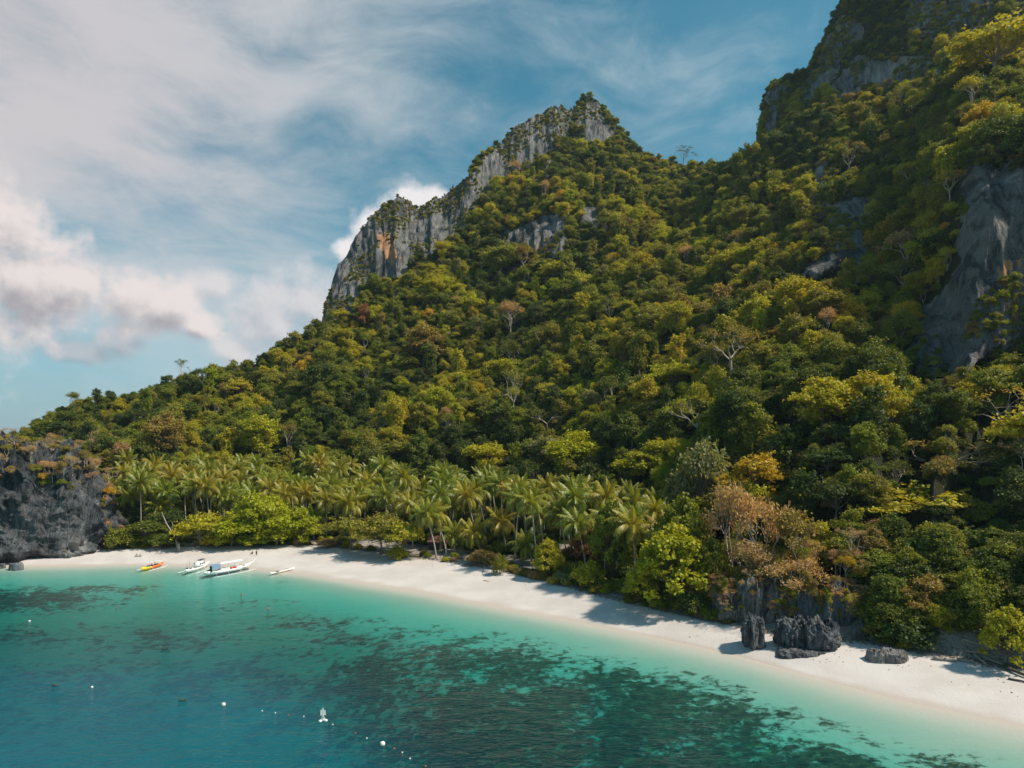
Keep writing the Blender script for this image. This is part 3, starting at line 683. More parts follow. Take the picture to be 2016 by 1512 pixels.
def proto_bare(seed, leaves=1000):
    r = np.random.default_rng(seed); rr = random.Random(seed); mb = MB(); ends = []
    mb.tube([(0, 0, -2.5), (0, 0, 0), (.25, 0, 3.4)], [.34, .28, .22], 6, False)
    for k in range(4):
        a = k*1.57+rr.random(); branches(mb, (.25, 0, 3.2), (math.cos(a)*.9, math.sin(a)*.9, .9), 2.9, .18, 4, rr, ends, .8, .12, 5, 3, (2, 2))
    E = np.array(ends); P = E[r.integers(0, len(E), leaves)]+r.normal(size=(leaves, 3))*np.array([.5, .5, .25])
    V, Fc = leaf_cards(P, r.normal(size=P.shape)+np.array([0, 0, .8]), .32, r)
    add_proto('bare', (V, Fc, r.random(leaves)), mb, 'bark_pale')
def proto_shrub(seed):
    r = np.random.default_rng(seed); rr = random.Random(seed); mb = MB(); L = []
    for k in range(4):
        a = k*1.6+rr.random(); mb.tube([(0, 0, -1.2), (.4*math.cos(a), .4*math.sin(a), .8), (1.6*math.cos(a), 1.6*math.sin(a), 2.6)], [.12, .1, .04], 4, False)
    for i in range(15):
        a = i*2.399; q = math.sqrt((i+.5)/15); s = rr.uniform(.8, 1.35)
        L.append((3.0*q*math.cos(a), 3.0*q*math.sin(a), 3.6-2.4*q*q+rr.uniform(-.5, .5), s, s, s*.75))
    add_proto('shrub', lobes_to_leaves(L, 12.0, 0.44, r, low=-.6), mb, 'bark_dark')
def proto_beach(seed):
    """sea almond / sea lettuce: big glossy leaves in dense bunches down to the ground"""
    r = np.random.default_rng(seed); rr = random.Random(seed); mb = MB(); L = []
    mb.tube([(0, 0, -1), (.2, .1, 1.0), (-.2, 0, 3.6)], [.36, .3, .2], 6, False)
    for i in range(58):
        a = i*2.399+rr.random()*.5; q = math.sqrt((i+.5)/58); rad = 4.7*q*rr.uniform(.9, 1.08); z = 8.8-6.6*q**2.4+rr.uniform(-.8, .8)
        s = rr.uniform(.62, 1.12); L.append((rad*math.cos(a), rad*math.sin(a), max(z, 1.0), s, s, s*.7))
        if i % 3 == 0: mb.tube([(0, 0, 2.6), (rad*.5*math.cos(a), rad*.5*math.sin(a), (z+2.6)/2), (rad*math.cos(a), rad*math.sin(a), z)], [.13, .09, .03], 4, False)
    add_proto('beach', lobes_to_leaves(L, 12.0, 0.42, r, low=-.5, rough=.6), mb, 'bark_dark')
for s_ in (1, 2, 3, 4, 5, 6, 7, 8): proto_round(s_)
for s_ in (11, 12): proto_umbrella(s_)
for s_ in (21, 22, 23): proto_tall(s_)
for s_ in (31, 32): proto_dry(s_)
for s_ in (41, 42): proto_bare(s_)
for s_ in (51, 52): proto_shrub(s_)
for s_ in (61, 62): proto_beach(s_)

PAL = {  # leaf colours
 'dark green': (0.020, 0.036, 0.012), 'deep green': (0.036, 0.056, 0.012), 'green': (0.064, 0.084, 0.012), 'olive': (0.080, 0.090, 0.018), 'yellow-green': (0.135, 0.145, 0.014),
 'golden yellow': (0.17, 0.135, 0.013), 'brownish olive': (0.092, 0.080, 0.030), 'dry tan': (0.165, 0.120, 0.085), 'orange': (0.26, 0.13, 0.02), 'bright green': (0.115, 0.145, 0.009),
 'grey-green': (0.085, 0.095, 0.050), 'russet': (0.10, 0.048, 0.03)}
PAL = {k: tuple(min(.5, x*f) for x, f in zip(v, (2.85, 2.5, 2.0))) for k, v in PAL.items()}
KH = {'round': 10.4, 'umbrella': 8.6, 'tall': 12.6, 'dry': 9.0, 'bare': 10.5, 'shrub': 4.6, 'beach': 9.6}
KW = {'round': 10.6, 'umbrella': 12.2, 'tall': 6.4, 'dry': 10.5, 'bare': 11.5, 'shrub': 7.6, 'beach': 10.6}
KN = {'round': 'broadleaf_tree', 'umbrella': 'layered_tree', 'tall': 'vine_covered_tree', 'dry': 'dry_leaved_tree', 'bare': 'bare_branched_tree', 'shrub': 'shrub', 'beach': 'beach_almond_tree'}
def place_tree(kind, loc, s, rz, colour, label, cat='tree', group=None, var=None, name=None, tilt=(0, 0)):
    cm, tm, _ = PROTO[kind][(var if var is not None else rnd.randrange(99)) % len(PROTO[kind])]
    t = thing(name or KN[kind], label, cat, loc, rz, group, s)
    t.rotation_euler = (tilt[0], tilt[1], rz)
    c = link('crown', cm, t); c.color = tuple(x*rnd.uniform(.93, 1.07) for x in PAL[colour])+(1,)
    link('trunk', tm, t); return t

# ------------------------------------------------------------------ named trees of the photograph
taken = []       # (x, y, radius) kept free of filler trees
BOXES = []       # sight lines to the open-crowned trees, kept free of nearer crowns
def hero(kind, bpx, bpy_, wpx, top, colour, label, cat='tree', D=None, group=None, var=None, cx=None, name=None):
    """foot at pixel (bpx,bpy_), crown wpx wide reaching up to pixel row top"""
    if D is None: x, y, z = hit(bpx, bpy_)
    else: y = D; x = (bpx-CX)/F*y; z = max(ground(x, y), zpy(bpy_, D)) if False else ground(x, y)
    h = zpy(top, y)-z; wm = wpx*y/F
    sz = max(h/KH[kind], 0.12); sx = wm/KW[kind]
    if sz < .62*sx: z -= (.62*sx-sz)*KH[kind]; sz = .62*sx
    o = place_tree(kind, (x, y, z), (sx, sx, sz), rnd.random()*6.28, colour, label, cat, group, var, name)
    taken.append((x, y, wm*0.42))
    if kind in ('bare', 'umbrella', 'dry') and wpx >= 50: BOXES.append((bpx-wpx*.42, bpx+wpx*.42, top-6, top+.72*(bpy_-top), y))
    return o
G_LAY = 'layered trees along the back of the beach'
H = [
 ('beach', 1325, 1196, 170, 1040, 'bright green', 'big glossy bright green tree overhanging the sand left of the grey rocks'),
 ('beach', 1262, 1186, 72, 1112, 'yellow-green', 'low yellow-green tree leaning over the sand, left foot of the big glossy tree'),
 ('beach', 1205, 1150, 96, 985, 'green', 'tall dark glossy tree between the palms and the big bright green tree'),
 ('beach', 1345, 1165, 130, 978, 'green', 'green glossy tree rising behind the big bright tree'),
 ('beach', 1400, 1190, 90, 1060, 'green', 'green bushy tree right of the big glossy tree, beside dry trees'),
 ('beach', 1080, 1138, 66, 1062, 'yellow-green', 'round yellow-green bush beside the leaning white palm trunk'),
 ('shrub', 1160, 1158, 70, 1106, 'yellow-green', 'low yellow-green shrub on the sand edge above a fallen branch', 'shrub'),
 ('shrub', 1112, 1150, 50, 1128, 'grey-green', 'pale grey-green shrub beside the round yellow-green bush', 'shrub'),
 ('shrub', 1088, 1150, 26, 1136, 'golden yellow', 'tiny golden yellow shrub at the sand edge', 'shrub'),
 ('shrub', 985, 1130, 32, 1092, 'green', 'small glossy green shrub standing alone on the sand', 'shrub'),
 ('shrub', 948, 1112, 62, 1082, 'brownish olive', 'brownish low shrub left of the small glossy shrub', 'shrub'),
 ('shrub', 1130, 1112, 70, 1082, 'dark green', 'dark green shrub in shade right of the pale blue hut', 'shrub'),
 ('round', 1150, 1120, 70, 1046, 'russet', 'russet brown tree under the palms right of the pale blue hut'),
 ('umbrella', 690, 1082, 96, 1024, 'olive', 'olive flat layered tree above bare sand, leftmost of three', 'tree', None, G_LAY),
 ('umbrella', 752, 1092, 104, 1018, 'olive', 'olive flat layered tree in front of the thatched roof', 'tree', None, G_LAY),
 ('umbrella', 792, 1098, 92, 1034, 'yellow-green', 'yellow-green layered tree left of the dark red-roofed hut', 'tree', None, G_LAY),
 ('shrub', 782, 1100, 46, 1076, 'yellow-green', 'small yellow-green shrub below the layered trees', 'shrub'),
 ('umbrella', 395, 1078, 92, 1016, 'yellow-green', 'yellow-green tree on the sand edge, left end of the bright clump'),
 ('round', 455, 1076, 112, 1012, 'bright green', 'bright green bushy tree behind the white boats'),
 ('umbrella', 512, 1072, 104, 978, 'bright green', 'tallest bright green layered tree of the clump below the left palms'),
 ('round', 545, 1074, 110, 1002, 'bright green', 'bright green dense tree behind the small canoe'),
 ('round', 595, 1072, 76, 1000, 'bright green', 'bright green tree at the right end of the clump beside a short palm'),
 ('shrub', 430, 1078, 60, 1048, 'yellow-green', 'low yellow-green shrub hanging over shaded sand behind the boats', 'shrub'),
 ('shrub', 500, 1077, 60, 1052, 'bright green', 'low bright green shrub on the sand edge behind the canoe', 'shrub'),
 ('round', 330, 1066, 80, 1005, 'dark green', 'dark green tree behind the pale leaning dead trunk'),
 ('round', 285, 1076, 90, 1022, 'deep green', 'deep green bushy tree right of the headland, above the sand'),
 ('shrub', 238, 1080, 60, 1040, 'green', 'green shrub against the foot of the headland', 'shrub'),
 ('round', 282, 1050, 60, 978, 'dark green', 'dark green tree under the leftmost palms beside the headland'),
 ('shrub', 320, 1080, 56, 1050, 'deep green', 'deep green shrub left of the grey stump on the sand', 'shrub'),
 ('shrub', 645, 1078, 40, 1060, 'dry tan', 'dry tan scrub on the sand edge right of the bright clump', 'shrub'),
 ('round', 1378, 1000, 126, 862, 'grey-green', 'tall grey-green tree with a thick bare trunk above the glossy trees', 'tree', 168),
 ('round', 1480, 985, 130, 888, 'golden yellow', 'golden yellow tree above the dry pinkish thicket', 'tree', 158),
 ('round', 1545, 930, 120, 850, 'yellow-green', 'yellow-green spreading tree up the slope above the golden tree', 'tree', 172),
 ('dry', 1440, 1120, 110, 960, 'dry tan', 'dry tan leafless-looking tree, leftmost in the thicket above the rocks', 'tree', 140, 'dry trees above the beach rocks'),
 ('dry', 1505, 1150, 130, 985, 'dry tan', 'dry pinkish tan tree in the middle of the thicket above the rocks', 'tree', 134, 'dry trees above the beach rocks'),
 ('dry', 1570, 1165, 140, 1020, 'brownish olive', 'dry brownish tree at the right of the thicket above the rocks', 'tree', 131, 'dry trees above the beach rocks'),
 ('dry', 1480, 1190, 120, 1080, 'dry tan', 'low dry tan tree rooted on the rocks beside the sand', 'tree', None, 'dry trees above the beach rocks'),
 ('dry', 1560, 1210, 120, 1100, 'dry tan', 'low dry tan tree right above the standing grey rock', 'tree', 124, 'dry trees above the beach rocks'),
 ('beach', 1730, 1165, 120, 1085, 'green', 'green bushy tree right of the dry thicket, above dark rocks', 'tree', 122),
 ('round', 1650, 1150, 90, 1060, 'olive', 'olive tree between the dry thicket and the orange-topped tree', 'tree', 128),
 ('umbrella', 1800, 1100, 200, 985, 'yellow-green', 'wide yellow flat-topped tree right of the dark hollow', 'tree', 136),
 ('dry', 1745, 1110, 110, 1030, 'dry tan', 'dry tan flat crown tucked under the wide flat-topped tree', 'tree', 132),
 ('bare', 1868, 1030, 190, 862, 'brownish olive', 'pale bare-branched wide tree at the right, above the wide flat-topped tree', 'tree', 146),
 ('bare', 1968, 945, 170, 765, 'orange', 'tall bare orange-leaved tree at the right edge of the photo', 'tree', 152),
 ('umbrella', 1900, 905, 150, 800, 'brownish olive', 'brownish flat-crowned tree behind the bare tree at right', 'tree', 168),
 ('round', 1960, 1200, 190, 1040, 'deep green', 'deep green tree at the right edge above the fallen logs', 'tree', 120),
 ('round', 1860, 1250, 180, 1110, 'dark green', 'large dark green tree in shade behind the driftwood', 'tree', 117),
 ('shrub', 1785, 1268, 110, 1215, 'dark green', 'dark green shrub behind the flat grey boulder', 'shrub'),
 ('beach', 1985, 1312, 100, 1195, 'yellow-green', 'yellowish green bush at the lower right corner of the forest'),
 ('round', 1618, 850, 120, 738, 'yellow-green', 'yellow-green tree, left of the bright pair below the right cliff'),
 ('round', 1712, 840, 120, 738, 'yellow-green', 'yellow-green tree, right of the bright pair below the right cliff'),
 ('umbrella', 1755, 868, 80, 770, 'yellow-green', 'slim yellow-green layered tree below the dark right cliff'),
 ('round', 1575, 640, 110, 540, 'yellow-green', 'yellow-green tree below the jagged grey outcrop on the right slope'),
 ('bare', 1440, 745, 120, 632, 'brownish olive', 'bare pale-limbed tree with brown flat crown on the middle slope'),
 ('bare', 1012, 825, 60, 728, 'olive', 'slim white-trunked bare tree on the middle slope'),
 ('bare', 1672, 345, 60, 285, 'brownish olive', 'pale dead tree high on the right slope above the outcrop'),
 ('bare', 1870, 400, 60, 340, 'orange', 'pale dead tree with orange leaves above the dark right cliff'),
 ('umbrella', 1760, 485, 40, 430, 'orange', 'small bright orange tree left of the dark right cliff'),
 ('dry', 1785, 530, 100, 462, 'dry tan', 'flat tan-crowned tree beside the dark right cliff'),
 ('round', 1135, 935, 130, 855, 'bright green', 'bright green domed tree just above the palms in the middle'),
 ('round', 1075, 930, 90, 858, 'grey-green', 'grey-green tree left of the bright green domed tree above the palms'),
 ('round', 960, 935, 90, 872, 'yellow-green', 'yellow-green low domed tree directly above the palm crowns'),
 ('round', 1285, 950, 120, 868, 'yellow-green', 'yellow-green domed tree right of the bright green one above the palms'),
 ('dry', 1005, 660, 60, 600, 'dry tan', 'dry tan tree on the slope below the small cliff band'),
 ('round', 840, 720, 90, 640, 'brownish olive', 'brownish olive domed tree below the orange-stained cliff'),
 ('round', 985, 545, 80, 480, 'olive', 'olive domed tree just under the small grey cliff band'),
 ('dry', 1030, 530, 60, 490, 'brownish olive', 'brownish dry tree beside the olive domed tree under the cliff band'),
 ('round', 718, 645, 36, 598, 'russet', 'small russet tree at the foot of the left cliff'),
 ('round', 320, 900, 90, 815, 'brownish olive', 'brownish domed tree on the low left slope'),
 ('round', 510, 900, 90, 815, 'yellow-green', 'yellow-green tree on the low left slope above the palms'),
 ('bare', 567, 905, 40, 835, 'brownish olive', 'orange-barked slim tree above the left palms'),
 ('bare', 355, 735, 30, 708, 'dark green', 'small open-branched tree standing up from the left skyline'),
 ('bare', 1345, 320, 40, 290, 'dark green', 'open-branched tree on the saddle skyline'),
 ('umbrella', 1960, 160, 190, 60, 'yellow-green', 'bright yellow-green spreading tree near the top right corner'),
 ('round', 1850, 520, 70, 455, 'dark green', 'dark green tree against the left side of the dark cliff'),
]
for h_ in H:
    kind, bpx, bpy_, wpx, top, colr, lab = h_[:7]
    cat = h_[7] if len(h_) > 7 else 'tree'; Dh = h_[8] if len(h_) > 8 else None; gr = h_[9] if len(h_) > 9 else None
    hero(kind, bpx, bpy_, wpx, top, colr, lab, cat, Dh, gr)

# ------------------------------------------------------------------ palms
def frond_mesh(seed, droop, ln=5.0, segs=9, nleaf=17):
    """a feathered coconut frond; grows along +X from the origin, arching"""
    r = np.random.default_rng(seed); s = np.linspace(0, 1, 40)
    ang = R(52)-s*R(droop)*(0.55+0.65*s); dx = np.cos(ang); dz = np.sin(ang)
    X = np.concatenate([[0], np.cumsum((dx[1:]+dx[:-1])/2)])*ln/39; Z = np.concatenate([[0], np.cumsum((dz[1:]+dz[:-1])/2)])*ln/39
    sw = r.uniform(-.35, .35); Y = sw*s**2
    def at(u): return np.array([np.interp(u, s, X), np.interp(u, s, Y), np.interp(u, s, Z)])
    V, Fc, lv = [], [], []
    for i in range(segs):                                    # rachis: flat strip, a ridge above
        a, b = at(i/segs), at((i+1)/segs); wa, wb = .09*(1-i/segs)+.02, .09*(1-(i+1)/segs)+.02; o = len(V)
        V += [a+(0, -wa, 0), a+(0, 0, wa*.8), a+(0, wa, 0), b+(0, -wb, 0), b+(0, 0, wb*.8), b+(0, wb, 0)]
        Fc += [(o, o+1, o+4, o+3), (o+1, o+2, o+5, o+4)]; lv += [1.0, 1.0]
    for i in range(nleaf):
        u = 0.12+0.88*i/(nleaf-1); p = at(u); p2 = at(min(1, u+.035)); L = 1.15*math.sin(math.pi*min(.97, .16+.80*u))**.7+.12
        t = at(min(1, u+.02))-at(u-.02); t /= np.linalg.norm(t)
        for sd in (-1, 1):
            out = np.array([0, sd, 0])*.80+t*.62+np.array([0, 0, -.30-.35*r.random()]); out /= np.linalg.norm(out)
            Lr = L*r.uniform(.85, 1.1); mid = p+out*Lr*.55; tip = p+out*Lr+np.array([0, 0, -.34*Lr]); o = len(V); wd = .095
            V += [p-t*wd, p+t*wd*1.4, mid+t*wd, mid-t*wd*.9, tip]
            Fc += [(o, o+1, o+2, o+3), (o+3, o+2, o+4, o+4)]; k = float(np.clip(.10+.25*r.random(), 0, 1)); lv += [k, k]
    V = np.array(V)
    q = np.array([f for f in Fc if f[2] != f[3]]); tr = np.array([f[:3] for f in Fc if f[2] == f[3]])
    lq = np.array([l for f, l in zip(Fc, lv) if f[2] != f[3]]); lt = np.array([l for f, l in zip(Fc, lv) if f[2] == f[3]])
    return V, q, tr, lq, lt
FR = [frond_mesh(i, dr) for i, dr in enumerate((20, 45, 70, 95, 120))]
FRM = []
for i, (V, q, tr, lq, lt) in enumerate(FR):
    me = mesh_np('frond', V, [q, tr], fattrs={'lv': np.concatenate([lq, lt])}, smooth=False); me.materials.append(M['frond']); FRM.append(me)
def frond_plan(r, n=24):
    """(mesh index, azimuth, pitch offset, scale): upright young leaves in the middle, drooping old ones outside"""
    out = []
    for i in range(n):
        q = i/(n-1); az = i*2.399+r.uniform(-.25, .25)
        out.append((min(4, int(q*5)), az, R(26-88*q+r.uniform(-8, 8)), r.uniform(.86, 1.08)*(0.86+.2*math.sin(math.pi*q))))
    return out
def rot_frond(V, az, pit, s):
    cy, sy = math.cos(pit), math.sin(pit); V = V*s
    V = np.stack([V[:, 0]*cy-V[:, 2]*sy, V[:, 1], V[:, 0]*sy+V[:, 2]*cy], 1)
    ca, sa = math.cos(az), math.sin(az); return np.stack([V[:, 0]*ca-V[:, 1]*sa, V[:, 0]*sa+V[:, 1]*ca, V[:, 2]], 1)
PCROWN = []
for k in range(4):
    r_ = random.Random(900+k); Vs, qs, ts, l1, l2 = [], [], [], [], []; o = 0
    for mi, az, pit, s in frond_plan(r_):
        V, q, tr, lq, lt = FR[mi]; Vs.append(rot_frond(V, az, pit, s)); qs.append(q+o); ts.append(tr+o); l1.append(lq); l2.append(lt); o += len(V)
    me = mesh_np('palm_crown', np.concatenate(Vs), [np.concatenate(qs), np.concatenate(ts)], fattrs={'lv': np.concatenate(l1+l2)}, smooth=False)
    me.materials.append(M['frond']); PCROWN.append(me)
nut_mb = MB()
for k in range(8): nut_mb.ball((.30*math.cos(k*.9), .30*math.sin(k*.9), -.22-.12*(k % 2)), .13, 6, 4)
M['nut'] = simple_mat('coconut_husk', (0.34, 0.17, 0.04), 0.6)
NUT = nut_mb.mesh('coconuts', M['nut'], True)
G_P = 'coconut palms behind the beach'
def palm(x, y, z0, hx, hy, hz, label, detailed, sc=1.0):
    """trunk foot (x,y,z0), head at (hx,hy,hz)"""
    t = thing('coconut_palm', label, 'palm tree', (x, y, z0), 0, G_P)
    top = np.array([hx-x, hy-y, hz-z0]); mb = MB(); n = 9; P = []
    for i in range(n):
        u = i/(n-1); P.append((top[0]*u**1.5, top[1]*u**1.5, top[2]*u-(1-u)*.6*(i == 0)))
    rad = [.34]+[.20-.07*i/(n-1) for i in range(1, n)]
    mb.tube(P, rad, 7); link('trunk', mb.mesh('palm_trunk', M['palm_trunk'], True), t)
    c0 = rnd.choice([(0.21, 0.235, 0.025), (0.26, 0.26, 0.028), (0.17, 0.21, 0.025), (0.30, 0.26, 0.030)])
    col = tuple(v*rnd.uniform(.92, 1.1) for v in c0)+(1,)
    if detailed:
        for mi, az, pit, s in frond_plan(rnd, 22):
            f = link('frond', FRM[mi], t); f.location = top; f.rotation_euler = (0, -pit, az); s *= sc; f.scale = (s, s, s)
            f.color = (0.32, 0.22, 0.04, 1) if (pit < R(-54) and rnd.random() < .35) else col
        nu = link('coconuts', NUT, t); nu.location = top
    else:
        f = link('crown', PCROWN[rnd.randrange(4)], t); f.location = top; f.rotation_euler = (rnd.uniform(-.22, .22), rnd.uniform(-.22, .22), rnd.random()*6.28); f.scale = (sc, sc, sc*rnd.uniform(.8, 1.15)); f.color = col
    taken.append((x, y, 1.6))
PALMS = [ # head px,py  foot px,py  label
 (616, 1020, 618, 1062, 'short coconut palm right beside the bright green clump'), (642, 986, 643, 1058, 'slim palm with drooping head just right of the short palm'),
 (671, 990, 682, 1054, 'palm leaning left above the olive layered trees'), (703, 989, 707, 1050, 'palm with drooping crown above the leftmost layered tree'), (739, 981, 750, 1046, 'palm standing left of the thatched roof'),
 (782, 991, 791, 1052, 'palm on two crossed pale trunks right of the thatched roof'), (652, 960, 662, 1044, 'palm with tall straight head behind the layered trees'), (838, 1014, 859, 1100, 'leaning palm rooted on open sand left of the dark hut'),
 (856, 1015, 879, 1096, 'palm leaning left in front of the dark red-roofed hut'), (885, 996, 898, 1072, 'palm with wide crown behind the dark hut'), (894, 1053, 895, 1088, 'shortest young palm on the sand right of the dark hut'),
 (932, 1051, 946, 1090, 'low spreading palm leaning left over the sand'), (937, 966, 957, 1064, 'tall palm with white trunk leaning left behind the young palms'), (985, 953, 990, 1054, 'tallest dark-headed palm in the middle of the grove'),
 (1021, 966, 1034, 1056, 'tall palm with golden fronds right of the tallest palm'), (987, 1029, 996, 1086, 'reddish-trunked palm in front of the grove'), (1036, 1075, 1047, 1108, 'low palm with yellow drooping fronds beside the round bush'),
 (1102, 1012, 1115, 1106, 'palm with long white bare trunk beside the pale blue hut'), (1044, 990, 1051, 1064, 'small-headed palm behind the golden palm'), (1070, 973, 1071, 1056, 'palm with narrow upright head left of the white-trunked palm'),
 (1120, 996, 1125, 1080, 'palm directly behind the long white trunk'), (1171, 983, 1174, 1074, 'palm with spidery orange-ribbed crown'), (1179, 1043, 1185, 1112, 'palm head low above the tall dark glossy tree'),
 (1221, 997, 1226, 1090, 'palm leaning above the dark glossy tree'), (1270, 1031, 1273, 1114, 'rightmost front palm, drooping over the big glossy tree'), (1298, 997, 1301, 1094, 'rightmost palm of all, half hidden behind the glossy trees'),
 (258, 979, 264, 1050, 'leftmost palm beside the headland'), (298, 966, 300, 1050, 'second palm from the headland, dark upright crown'), (328, 969, 331, 1050, 'palm with golden drooping fronds third from the headland'),
 (381, 958, 389, 1054, 'palm with curved white trunk left of the bright clump'), (406, 960, 413, 1056, 'tall pale-trunked palm above the yellow-green tree'), (451, 982, 463, 1050, 'palm leaning left over the bright green clump'),
 (499, 973, 502, 1052, 'palm directly above the tallest bright layered tree'), (531, 964, 534, 1050, 'palm with orange ribs right of the layered tree top'), (561, 975, 563, 1052, 'palm behind the dense bright tree'), (602, 973, 603, 1050, 'palm behind the right end of the bright clump'),
 (317, 1000, 318, 1052, 'thin palm half hidden behind the dark green tree'), (434, 975, 434, 1052, 'thin straight palm between the pale trunks and the bright clump')]
for hx, hy, fx, fy, lab in PALMS:
    x, y, z = hit(fx, fy); D = y; hzz = zpy(hy, D); palm(x, y, z, (hx-CX)/F*D, D, hzz, lab, True, 1.20)
# the rows behind: the same grove, further back
back = []
for i in range(6000):
    px = rnd.uniform(236, 1330); c = col_at(px); y0 = kD[0][c]+rnd.uniform(10, 58)*np.interp(px, [236, 1000, 1330], [1, 1, .75]); x = (px-CX)/F*y0
    if all((x-a)**2+(y0-b)**2 > 4.6**2 for a, b, _ in taken if _ < 2) and all((x-a)**2+(y0-b)**2 > 4.6**2 for a, b in back): back.append((x, y0))
    if len(back) >= 118: break
labs = {}
back.sort(key=lambda p: p[0]/p[1])
def ordn(i): return ['first', 'second', 'third', 'fourth', 'fifth', 'sixth', 'seventh', 'eighth', 'ninth', 'tenth', 'eleventh', 'twelfth', 'thirteenth', 'fourteenth', 'fifteenth', 'sixteenth', 'seventeenth', 'eighteenth', 'nineteenth', 'twentieth'][i] if i < 20 else '%dth' % (i+1) if (i+1) % 10 not in (1, 2, 3) else '%d%s' % (i+1, {1: 'st', 2: 'nd', 3: 'rd'}[(i+1) % 10])
binfo = []
for x, y in back:
    z = ground(x, y); px = CX+F*x/y; hgt = np.interp(px, [236, 900, 1000, 1330], [15.0, 15.0, 14.0, 13.0])+rnd.choice((-4.5, -2.6, -1.5, -.6, 0, .8, 1.8))-max(0, z-7)*.6
    c = col_at(px); rowi = 'second' if y-kD[0][c] < 24 else ('third' if y-kD[0][c] < 40 else 'last')
    zone = 'left of the bright clump' if px < 420 else 'behind the bright clump' if px < 620 else 'above the layered trees' if px < 820 else 'behind the dark hut' if px < 1000 else 'behind the white-trunked palm' if px < 1160 else 'above the dark glossy tree'
    binfo.append((x, y, z, hgt, px, rowi, zone))
cnt = {}; tot = {}
for b in binfo: tot[(b[5], b[6])] = tot.get((b[5], b[6]), 0)+1
for x, y, z, hgt, px, rowi, zone in binfo:
    k = (rowi, zone); cnt[k] = cnt.get(k, 0)+1
    lab = 'palm in the %s row %s' % (rowi, zone)+(', %s from left' % ordn(cnt[k]-1) if tot[k] > 1 else '')
    palm(x, y, z, x+rnd.uniform(-3.2, 1.8), y+rnd.uniform(-1.5, 1.5), z+hgt, lab, False, rnd.uniform(1.02, 1.2))

# ------------------------------------------------------------------ forest on the slopes
GXf, GYf, GZf = GX, GY, GZ
ax = np.stack([GX[1:, :-1]-GX[:-1, :-1], GY[1:, :-1]-GY[:-1, :-1], GZ[1:, :-1]-GZ[:-1, :-1]], -1)
bx_ = np.stack([GX[:-1, 1:]-GX[:-1, :-1], GY[:-1, 1:]-GY[:-1, :-1], GZ[:-1, 1:]-GZ[:-1, :-1]], -1)
area = np.linalg.norm(np.cross(ax, bx_), axis=-1)
rmid = rows[:-1][:, None]; cmid = cols[:-1][None, :]
back_start = np.interp(cols[:-1], [200, 260, 1000, 1250, 1330, 1450], [10, 44, 50, 30, 8, 2])[None, :]
okm = (rmid < 6.25) & (cmid > -420) & (cmid < 2330) & ((GD[:-1, :-1]-kD[0][None, :-1]) > np.where(rmid < 2, back_start, 0))
wgt = area*okm; P = (wgt/wgt.sum()).ravel()
idx = rng.choice(P.size, 90000, p=P); ii, jj = np.unravel_index(idx, area.shape)
fu, fv = rng.random(len(idx)), rng.random(len(idx))
cx3 = np.stack([GX[ii, jj], GY[ii, jj], GZ[ii, jj]], -1)+ax[ii, jj]*fu[:, None]+bx_[ii, jj]*fv[:, None]
crock = rock[ii, jj]; cr = rows[ii]; nz3 = np.cross(bx_[ii, jj], ax[ii, jj]); slope = np.abs(nz3[:, 2])/(np.linalg.norm(nz3, axis=1)+1e-9)
cell = {}; trees = []; bushes = []
def near(p, r, cs=4.0):
    k = tuple((p//cs).astype(int)); m = int(math.ceil(r/cs))
    for a in range(-m, m+1):
        for b in range(-m, m+1):
            for c in range(-m, m+1):
                for q in cell.get((k[0]+a, k[1]+b, k[2]+c), ()):
                    if (q[0]-p[0])**2+(q[1]-p[1])**2+(q[2]-p[2])**2 < (r*.5+q[3]*.5)**2: return True
    return False
T3 = np.array(taken)
pxa, pya = proj(cx3[:, 0], cx3[:, 1], cx3[:, 2])
rock_here = mask_of(pxa, pya-0, ROCKP, 3.0); rock_top = np.maximum(mask_of(pxa, pya-F*3.5/cx3[:, 1], ROCKP[3:8], 3.0), mask_of(pxa, pya-F*8.0/cx3[:, 1], ROCKP[3:8], 3.0)*(pxa > 1500))
patch = fbm(cx3[:, 0]/20, cx3[:, 1]/20, cx3[:, 2]/30, 4, 77, .5)
for n_ in range(len(idx)):
    p = cx3[n_]; px_, py_ = pxa[n_], pya[n_]; D = p[1]
    if rock_here[n_] > .5+(patch[n_]*.9 if px_ > 1480 else 0) or rock_top[n_] > .5+patch[n_]*.9 and py_ > 380:
        # bare limestone: only small bushes on ledges
        if patch[n_]+.22*(pya[n_] < np.interp(px_, SKY[:, 0], SKY[:, 1])+22) > (-0.16 if py_ < 330 and px_ > 1500 else .12 if px_ < 1300 else .07) and len(bushes) < 9000 and not near(p, 1.5):
            cell.setdefault(tuple((p//4.0).astype(int)), []).append((p[0], p[1], p[2], 1.1)); bushes.append((p, rnd.choice((.10, .14, .19, .26, .36))*(1.0 if px_ < 1300 else 1.35)))
        continue
    hi = np.interp(cr[n_], [1, 3.5, 5, 6], [1, .98, .78, .50]) if px_ < 1480 else np.interp(cr[n_], [1, 3.5, 4.6, 5, 6], [1.0, .95, .85, .6, .42])
    if px_ < 250: hi *= .85
    if 1405 < px_ < 1705 and D < kD[0][jj[n_]]+15: continue
    s = hi*rnd.choice((.45, .6, .75, .85, 1.0, 1.3))
    r = 5.3*s+1.0
    if near(p, r): continue
    if len(T3) and (((T3[:, 0]-p[0])**2+(T3[:, 1]-p[1])**2) < (T3[:, 2])**2).any() and s > .3:
        continue
    cyp = py_-F*6.5*s/D
    if any(b[0] < px_ < b[1] and b[2] < cyp < b[3]+12 and b[4]-34 < D < b[4]+1 for b in BOXES): continue
    cell.setdefault(tuple((p//4.0).astype(int)), []).append((p[0], p[1], p[2], r)); trees.append([p, s, px_, py_, cr[n_]])
